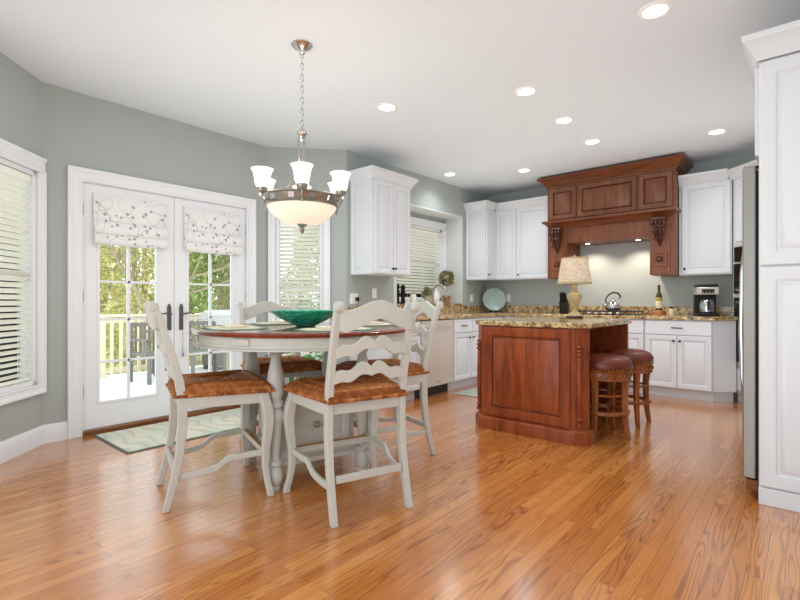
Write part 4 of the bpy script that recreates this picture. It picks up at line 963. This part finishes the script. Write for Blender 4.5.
for lab, lx, ly, a in (('octagonal cream and teal placemat at the seat by the patio doors', 0.02, -0.45, 0), ('octagonal cream and teal placemat at the seat nearest the camera', 0.45, 0.02, R(90)),
                       ('octagonal cream and teal placemat at the seat by the narrow window', -0.45, 0.0, R(-90)), ('octagonal cream and teal placemat at the kitchen-side seat', 0.0, 0.45, R(180))):
    x, y = tl(lx, ly); t = thing('placemat', lab, 'placemat', (x, y, TZ), TA + a, 'placemats on the dining table')
    oc = [(-0.22, -0.08), (-0.14, -0.16), (0.14, -0.16), (0.22, -0.08), (0.22, 0.08), (0.14, 0.16), (-0.14, 0.16), (-0.22, 0.08)]
    pf(oc, 0, 0.004).build('border', 'placemat_edge', t); pf([(p * 0.88, q * 0.85) for p, q in oc], 0.0042, 0.006).build('woven_center', 'placemat', t)
    n_ = thing('napkin', lab.replace('octagonal cream and teal placemat at', 'folded cream napkin on the placemat at'), 'napkin', (x, y, TZ + 0.0062), TA + a, 'napkins on the placemats')
    B((-0.10, 0.10, -0.06, 0.06, 0, 0.007), (-0.10, 0.10, -0.057, 0.055, 0.0075, 0.014)).build('fold', 'napkin', n_, bevel=0.003)

# plant behind the table
rng = random.Random(11)
t = thing('potted_plant', 'leafy green plant in a pot on the floor below the narrow window', 'potted plant', (-3.62, 2.86, 0))
MB().lathe([(0.11, 0), (0.12, 0.01), (0.155, 0.26), (0.165, 0.27), (0.165, 0.30), (0.145, 0.295)], n=28).build('pot', 'white_china', t)
MB().lathe([(0.14, 0.275), (0.05, 0.285), (0.004, 0.287)], n=20).build('soil', 'soil', t)
m = MB(); st_ = MB()
for k in range(70):
    a = rng.uniform(0, 2 * PI); l = rng.uniform(0.12, 0.36); h = rng.uniform(0.06, 0.30)
    b0 = Vector((0.05 * math.cos(a), 0.05 * math.sin(a), 0.28)); e = Vector((l * 0.8 * math.cos(a), l * 0.8 * math.sin(a), 0.30 + h))
    st_.tube([b0, (b0 + e) / 2 + Vector((0, 0, 0.04)), e], 0.0035, 5)
    d = Vector((math.cos(a), math.sin(a), rng.uniform(-0.5, 0.3))).normalized(); s = rng.uniform(0.10, 0.17); w = d.cross(Vector((0, 0, 1))).normalized() * s * 0.26
    p1 = e + d * s * 0.3; p2 = e + d * s * 0.65 + Vector((0, 0, -0.01)); p3 = e + d * s + Vector((0, 0, -0.03))
    m.add([e, p1 + w, p1 + Vector((0, 0, -0.008)), p1 - w, p2 + w * 0.8, p2 + Vector((0, 0, -0.008)), p2 - w * 0.8, p3], [(0, 1, 2), (0, 2, 3), (1, 4, 5, 2), (2, 5, 6, 3), (4, 7, 5), (5, 7, 6)])
st_.build('stems', 'leaf', t); m.build('foliage', 'leaf', t)

# rugs
t = thing('door_rug', 'sage and cream scrolled rug with dark edge in front of the patio doors', 'rug', (-4.33, 1.28, 0.0005))
B((0, 0.70, 0, 1.30, 0, 0.006)).build('binding', 'rug_edge', t); B((0.018, 0.682, 0.018, 1.282, 0.006, 0.0095)).build('pile', 'rug', t)
t = thing('kitchen_mat', 'plain sage mat on the floor at the sink cabinets', 'mat', (-3.12, 4.60, 0.0005))
B((0, 0.52, 0, 0.85, 0, 0.008)).build('pile', 'mat_sage', t, bevel=0.003)

# ------------------------------------------------------------------ chandelier
CC = (-2.478, 1.918); CA = math.atan2(-CC[1], -CC[0])
t = thing('chandelier', 'nickel chandelier with six white bell shades above the table', 'chandelier', (CC[0], CC[1], CE), CA)
Z = lambda z: z - CE
MB().lathe([(0.066, 0), (0.068, -0.006), (0.06, -0.016), (0.03, -0.034), (0.022, -0.04), (0.02, -0.055), (0.008, -0.062), (0.004, -0.064)], n=28).build('canopy', 'chrome', t)
m = MB(); z = Z(2.675); i = 0
while z > Z(2.20):
    pts = []
    for k in range(12):
        a = 2 * PI * k / 12; x = 0.0105 * math.cos(a); zz = 0.024 * math.sin(a)
        pts.append((x, 0, z + zz) if i % 2 else (0, x, z + zz))
    m.tube(pts, 0.0028, 6, closed=True); z -= 0.037; i += 1
m.build('chain', 'chrome', t)
MB().lathe([(0.006, Z(2.215)), (0.012, Z(2.20)), (0.02, Z(2.19)), (0.034, Z(2.175)), (0.036, Z(2.165)), (0.024, Z(2.15)), (0.02, Z(2.13)), (0.03, Z(2.12)), (0.004, Z(2.115))], n=24).build('hub', 'chrome', t)
for k in range(3):
    a = k * 2 * PI / 3 + 0.4; r0 = 0.022
    m = MB().tube([(r0 * math.cos(a), r0 * math.sin(a), Z(2.13)), (r0 * math.cos(a), r0 * math.sin(a), Z(1.95)), (0.05 * math.cos(a), 0.05 * math.sin(a), Z(1.875)), (0.13 * math.cos(a), 0.13 * math.sin(a), Z(1.78)), (0.19 * math.cos(a), 0.19 * math.sin(a), Z(1.745)), (0.232 * math.cos(a), 0.232 * math.sin(a), Z(1.742))], 0.0055, 8); m.build('support_rod', 'nickel', t, smooth=60)
MB().lathe([(0.228, Z(1.748)), (0.256, Z(1.75)), (0.262, Z(1.742)), (0.25, Z(1.736)), (0.240, Z(1.712)), (0.232, Z(1.698)), (0.236, Z(1.69)), (0.224, Z(1.684)), (0.212, Z(1.69)), (0.220, Z(1.735)), (0.228, Z(1.748))], n=60, caps=False).build('band', 'nickel', t)
MB().lathe([(0.222, Z(1.694)), (0.215, Z(1.672)), (0.185, Z(1.635)), (0.14, Z(1.60)), (0.08, Z(1.58)), (0.004, Z(1.575)), (0.004, Z(1.58)), (0.08, Z(1.585)), (0.14, Z(1.605)), (0.18, Z(1.638)), (0.21, Z(1.676)), (0.216, Z(1.694))], n=60, caps=False).build('glass_bowl', 'bowl_glass', t)
MB().lathe([(0.03, Z(1.582)), (0.034, Z(1.572)), (0.02, Z(1.562)), (0.012, Z(1.55)), (0.016, Z(1.54)), (0.011, Z(1.525)), (0.003, Z(1.515))], n=18).build('finial', 'nickel', t)
for k in range(12):
    m = MB(); m.m = Matrix.Rotation((k + 0.5) * PI / 6, 4, 'Z'); m.loft([[(0.236, -0.022, Z(1.70)), (0.236, 0.022, Z(1.70)), (0.246, 0.022, Z(1.732)), (0.246, -0.022, Z(1.732))], [(0.246, -0.018, Z(1.704)), (0.246, 0.018, Z(1.704)), (0.254, 0.018, Z(1.729)), (0.254, -0.018, Z(1.729))]]); m.build('band_boss', 'chrome', t)
Q = 0.028
for k in range(6):
    a = k * PI / 3; ca, sa = math.cos(a), math.sin(a); rr = 0.275
    m = MB().tube([(0.238 * ca, 0.238 * sa, Z(1.708)), (0.262 * ca, 0.262 * sa, Z(1.692)), (rr * ca, rr * sa, Z(1.705)), (rr * ca, rr * sa, Z(1.775 - Q))], [0.008, 0.008, 0.007, 0.007], 8)
    m.lathe([(0.004, -0.02), (0.009, -0.012), (0.006, 0)], (0.264 * ca, 0.264 * sa, Z(1.692)), 8)
    o = m.build('arm', 'nickel', t, smooth=60)
    MB().lathe([(r, Z(z - Q)) for r, z in ((0.012, 1.765), (0.028, 1.772), (0.034, 1.785), (0.036, 1.798), (0.024, 1.80))], (rr * ca, rr * sa, 0), 18).build('cup', 'nickel', o)
    MB().lathe([(r * 0.95, Z(z - Q)) for r, z in ((0.028, 1.796), (0.036, 1.80), (0.046, 1.825), (0.052, 1.865), (0.058, 1.893), (0.071, 1.912), (0.069, 1.913), (0.055, 1.895), (0.048, 1.865), (0.042, 1.828), (0.03, 1.803), (0.004, 1.80))], (rr * ca, rr * sa, 0), 24, caps=False).build('bell_shade', 'bulb_glass', t)
lamp('chandelier_light', 'POINT', (CC[0], CC[1], 1.97), 4, (1, 0.9, 0.76), shadow_soft_size=0.12)

# ------------------------------------------------------------------ recessed ceiling lights
cans = [('nearest the tall cabinet', -0.65, 3.0), ('beside the chandelier toward the kitchen', -2.714, 3.0), ('starting the row toward the hood, farthest from the hood', -1.674, 3.486),
        ('middle of the row leading to the range hood', -1.676, 4.268), ('closest to the range hood', -1.677, 5.03), ('in front of the single-door cabinet', -0.654, 5.53), ('close to the sink window wall', -3.51, 5.10), ('in the corner over the left wall cabinets', -2.694, 5.56)]
first = None
for lab, x, y in cans:
    label = 'round recessed ceiling light ' + lab
    if first is None:
        t = thing('recessed_light', label, 'ceiling light', (x, y, CE), 0, 'recessed ceiling lights')
        MB().lathe([(0.062, -0.001), (0.066, -0.009), (0.086, -0.006), (0.09, 0.0), (0.062, 0.0)], n=32, caps=False).build('trim_ring', 'plastic', t)
        MB().lathe([(0.064, 0.0), (0.062, -0.004)], n=32).build('lens', 'can_light', t); first = t
    else: dup(first, label, (x, y, CE))
    lamp('can_spot', 'SPOT', (x, y, CE - 0.02), 7 if x > -0.66 and y < 4 else 24, (0.88, 0.95, 1.0), (x, y, 0), spot_size=R(140), spot_blend=0.9, shadow_soft_size=0.06)

# ------------------------------------------------------------------ outdoors
DZ = -0.12
struct('ground_outside', B((-40, -4.55, -25, 30, -1.32, -1.25)), 'lawn')
struct('deck_floor', B((-8.65, XD - T - 0.01, 0.6, 5.2, DZ - 0.08, DZ)), 'deck')
t = thing('deck_railing', 'pale wooden railing along the far edge of the deck', 'railing', (-8.4, 0, DZ))
B((-0.07, 0.07, 0.6, 5.2, 0.95, 0.99)).build('top_rail', 'deckrail', t, bevel=0.004)
B((-0.03, 0.03, 0.6, 5.2, 0.86, 0.94), (-0.03, 0.03, 0.6, 5.2, 0.06, 0.14)).build('cross_rail', 'deckrail', t)
y = 0.7
k = 0
while y < 5.2:
    if k % 14 == 0: B((-0.05, 0.05, y - 0.05, y + 0.05, 0.0, 0.95)).build('rail_post', 'deckrail', t)
    else: B((0.032, 0.065, y - 0.022, y + 0.022, 0.04, 0.93)).build('baluster', 'deckrail', t)
    y += 0.135; k += 1
def patio_chair(label, loc, rz, first=None):
    if first is not None: return dup(first, label, loc, rz)
    t = thing('patio_chair', label, 'patio chair', loc, rz, 'dark metal patio chairs on the deck')
    m = MB()
    B((-0.25, 0.25, -0.24, 0.24, 0.40, 0.44)).build('seat', 'patio', t, bevel=0.01)
    for i in range(7): m.box(-0.21 + i * 0.07 - 0.012, -0.21 + i * 0.07 + 0.012, -0.27, -0.25, 0.44, 0.84)
    m.box(-0.25, 0.25, -0.285, -0.245, 0.82, 0.88); m.build('backrest', 'patio', t)
    for sx in (-1, 1):
        for sy in (-1, 1): B((sx * 0.235 - 0.022, sx * 0.235 + 0.022, sy * 0.235 - 0.022, sy * 0.235 + 0.022, 0, 0.41 if sy > 0 else 0.86)).build('leg', 'patio', t)
        B((sx * 0.25 - 0.025, sx * 0.25 + 0.025, -0.26, 0.22, 0.62, 0.65), (sx * 0.25 - 0.02, sx * 0.25 + 0.02, 0.18, 0.22, 0.42, 0.63)).build('armrest', 'patio', t)
    return t
pc = patio_chair('dark metal patio chair seen through the left patio door', (-7.45, 3.02, DZ), R(-80))
patio_chair('dark metal patio chair seen through the right patio door', (-7.2, 3.66, DZ), R(-100), pc)
t = thing('patio_table', 'round dark patio table between the deck chairs', 'patio table', (-8.02, 3.42, DZ))
MB().lathe([(0.32, 0.70), (0.32, 0.73), (0.31, 0.735), (0.004, 0.735)], n=36).build('tabletop', 'patio', t)
for k in range(4): MB().tube([(0.25 * math.cos(k * PI / 2 + .5), 0.25 * math.sin(k * PI / 2 + .5), 0), (0.2 * math.cos(k * PI / 2 + .5), 0.2 * math.sin(k * PI / 2 + .5), 0.70)], 0.02, 8).build('leg', 'patio', t)
t = thing('patio_planter', 'large tan planter pot on the deck', 'planter', (-7.1, 4.15, DZ))
MB().lathe([(0.15, 0), (0.16, 0.01), (0.215, 0.36), (0.23, 0.365), (0.23, 0.40), (0.2, 0.395)], n=28).build('pot', 'stone_pot', t); MB().lathe([(0.2, 0.37), (0.004, 0.38)], n=20).build('soil', 'soil', t)
t = thing('gas_grill', 'gray covered grill at the deck railing', 'grill', (-7.95, 4.5, DZ), R(90))
m = MB().loft([[(-0.45, y_, z_) for y_, z_ in ((-0.25, 0.62), (0.25, 0.62), (0.27, 0.80), (0.2, 0.98), (0.0, 1.05), (-0.22, 0.98), (-0.28, 0.8))], [(0.45, y_, z_) for y_, z_ in ((-0.25, 0.62), (0.25, 0.62), (0.27, 0.80), (0.2, 0.98), (0.0, 1.05), (-0.22, 0.98), (-0.28, 0.8))]]); m.build('hood', 'grill', t, bevel=0.02)
B((-0.38, 0.38, -0.22, 0.22, 0.08, 0.62)).build('cart', 'patio', t)
for sx in (-1, 1): B((sx * 0.48, sx * 0.75, -0.2, 0.2, 0.70, 0.73)).build('side_shelf', 'grill', t)
for sx in (-1, 1):
    for sy in (-1, 1): B((sx * 0.34 - 0.03, sx * 0.34 + 0.03, sy * 0.18 - 0.03, sy * 0.18 + 0.03, 0, 0.08)).build('foot', 'patio', t)

def bare_tree(label, loc, h, seed, mat='bark', r0=0.10):
    g = random.Random(seed); m = MB()
    def grow_(p, d, l, r, lv):
        pts = [p]; q = p
        for i in range(3):
            d = (d + Vector((g.gauss(0, .13), g.gauss(0, .13), g.gauss(0.03, .08)))).normalized(); q = q + d * l / 3; pts.append(q)
        m.tube(pts, [r, r * .88, r * .76, r * .62], 6 if lv < 2 else 4, caps=lv == 0)
        if lv >= 5: return
        for k in range(3 if lv < 4 else 2):
            a = g.uniform(0, 2 * PI); s = g.uniform(0.45, 0.85); o = d.orthogonal().normalized(); o.rotate(Matrix.Rotation(a, 3, d))
            grow_(pts[g.choice((2, 3, 3))], (d * math.cos(s) + o * math.sin(s) + Vector((0, 0, 0.12))).normalized(), l * g.uniform(.6, .8), r * .55, lv + 1)
    grow_(Vector((0, 0, 0)), Vector((0, 0, 1)), h * 0.36, r0, 0)
    o = m.build('bare_tree', mat, None, smooth=80); o.location = loc; return tag(o, label, 'tree')
bare_tree('leafless gray tree farthest left beyond the deck railing', (-14.5, 3.2, -1.25), 7.5, 5)
bare_tree('leafless gray tree behind the left patio door glass', (-11.5, 4.0, -1.25), 7.0, 8, r0=0.09)
bare_tree('leafless tree with pale tan trunk beyond the deck', (-11.0, 4.42, -1.25), 9.0, 21, 'tanbark', 0.12)
bare_tree('distant leafless tree between the evergreens', (-16.5, 5.6, -1.25), 9.0, 33)
def leafy(name, label, loc, h, r, n, mat, seed, size, cone=True, base=0.15):
    g = random.Random(seed); t = thing(name, label, 'tree' if cone else 'bush', loc)
    MB().tube([(0, 0, 0), (0.02, 0, h * 0.4), (0, 0, h * 0.85)], [r * .12, r * .09, r * .03], 8).build('trunk', 'bark', t)
    m = MB()
    def fn(g):
        u = g.random() ** 0.8; a = g.uniform(0, 2 * PI)
        rad = r * ((1 - u) ** 0.7 if cone else math.sqrt(max(0, 1 - (2 * u - 1) ** 2))) * (0.45 + 0.6 * math.sqrt(g.random())) * (1 + .18 * math.sin(a * 5 + u * 17))
        return (rad * math.cos(a), rad * math.sin(a), base + u * (h - base)), (math.cos(a), math.sin(a), g.gauss(0.3 if cone else .1, .6))
    leaves(m, n, fn, size, g, 0.2); m.build('foliage', mat, t, smooth=30); return t
leafy('evergreen_tree', 'broad evergreen filling the right patio door glass', (-12.0, 6.6, -1.25), 6.0, 1.5, 7000, 'ever', 1, 0.20)
leafy('evergreen_tree', 'evergreen right of the broad one beyond the deck', (-11.6, 9.8, -1.25), 6.4, 1.5, 6000, 'ever', 2, 0.20)
leafy('evergreen_tree', 'evergreen farther back at the left of the broad one', (-16.5, 9.3, -1.25), 6.2, 1.6, 6000, 'ever', 3, 0.22)
leafy('evergreen_tree', 'evergreen outside the narrow bay window', (-8.3, 10.2, -1.25), 5.5, 1.4, 4500, 'ever', 4, 0.20)
leafy('evergreen_tree', 'evergreen outside the kitchen sink window', (-7.4, 13.4, -1.25), 5.5, 1.6, 4500, 'ever', 5, 0.20)
leafy('garden_bush', 'yellow green bush low beyond the railing at the left', (-10.9, 2.2, -1.25), 2.0, 1.0, 3500, 'bush', 6, 0.13, False)
leafy('garden_bush', 'yellow green bush beyond the railing below the tan trunk', (-13.0, 5.0, -1.25), 2.5, 1.1, 3500, 'bush', 7, 0.13, False)
leafy('garden_bush', 'bush seen through the wide blind left of the doors', (-7.4, -0.9, -1.25), 2.2, 1.0, 2500, 'ever', 8, 0.14, False)
leafy('garden_bush', 'large bush at the back of the lawn behind the left door', (-20.5, 4.9, -1.25), 5.0, 1.8, 5000, 'bush', 9, 0.18, False)

leafy('garden_bush', 'tall pale bush at the far end of the lawn behind the bare trees', (-17.2, 6.3, -1.25), 5.2, 1.5, 5000, 'bush', 12, 0.2, False)
leafy('evergreen_tree', 'pale evergreen far behind the tan trunk', (-20.5, 7.9, -1.25), 6.5, 1.6, 5000, 'bush', 13, 0.22)
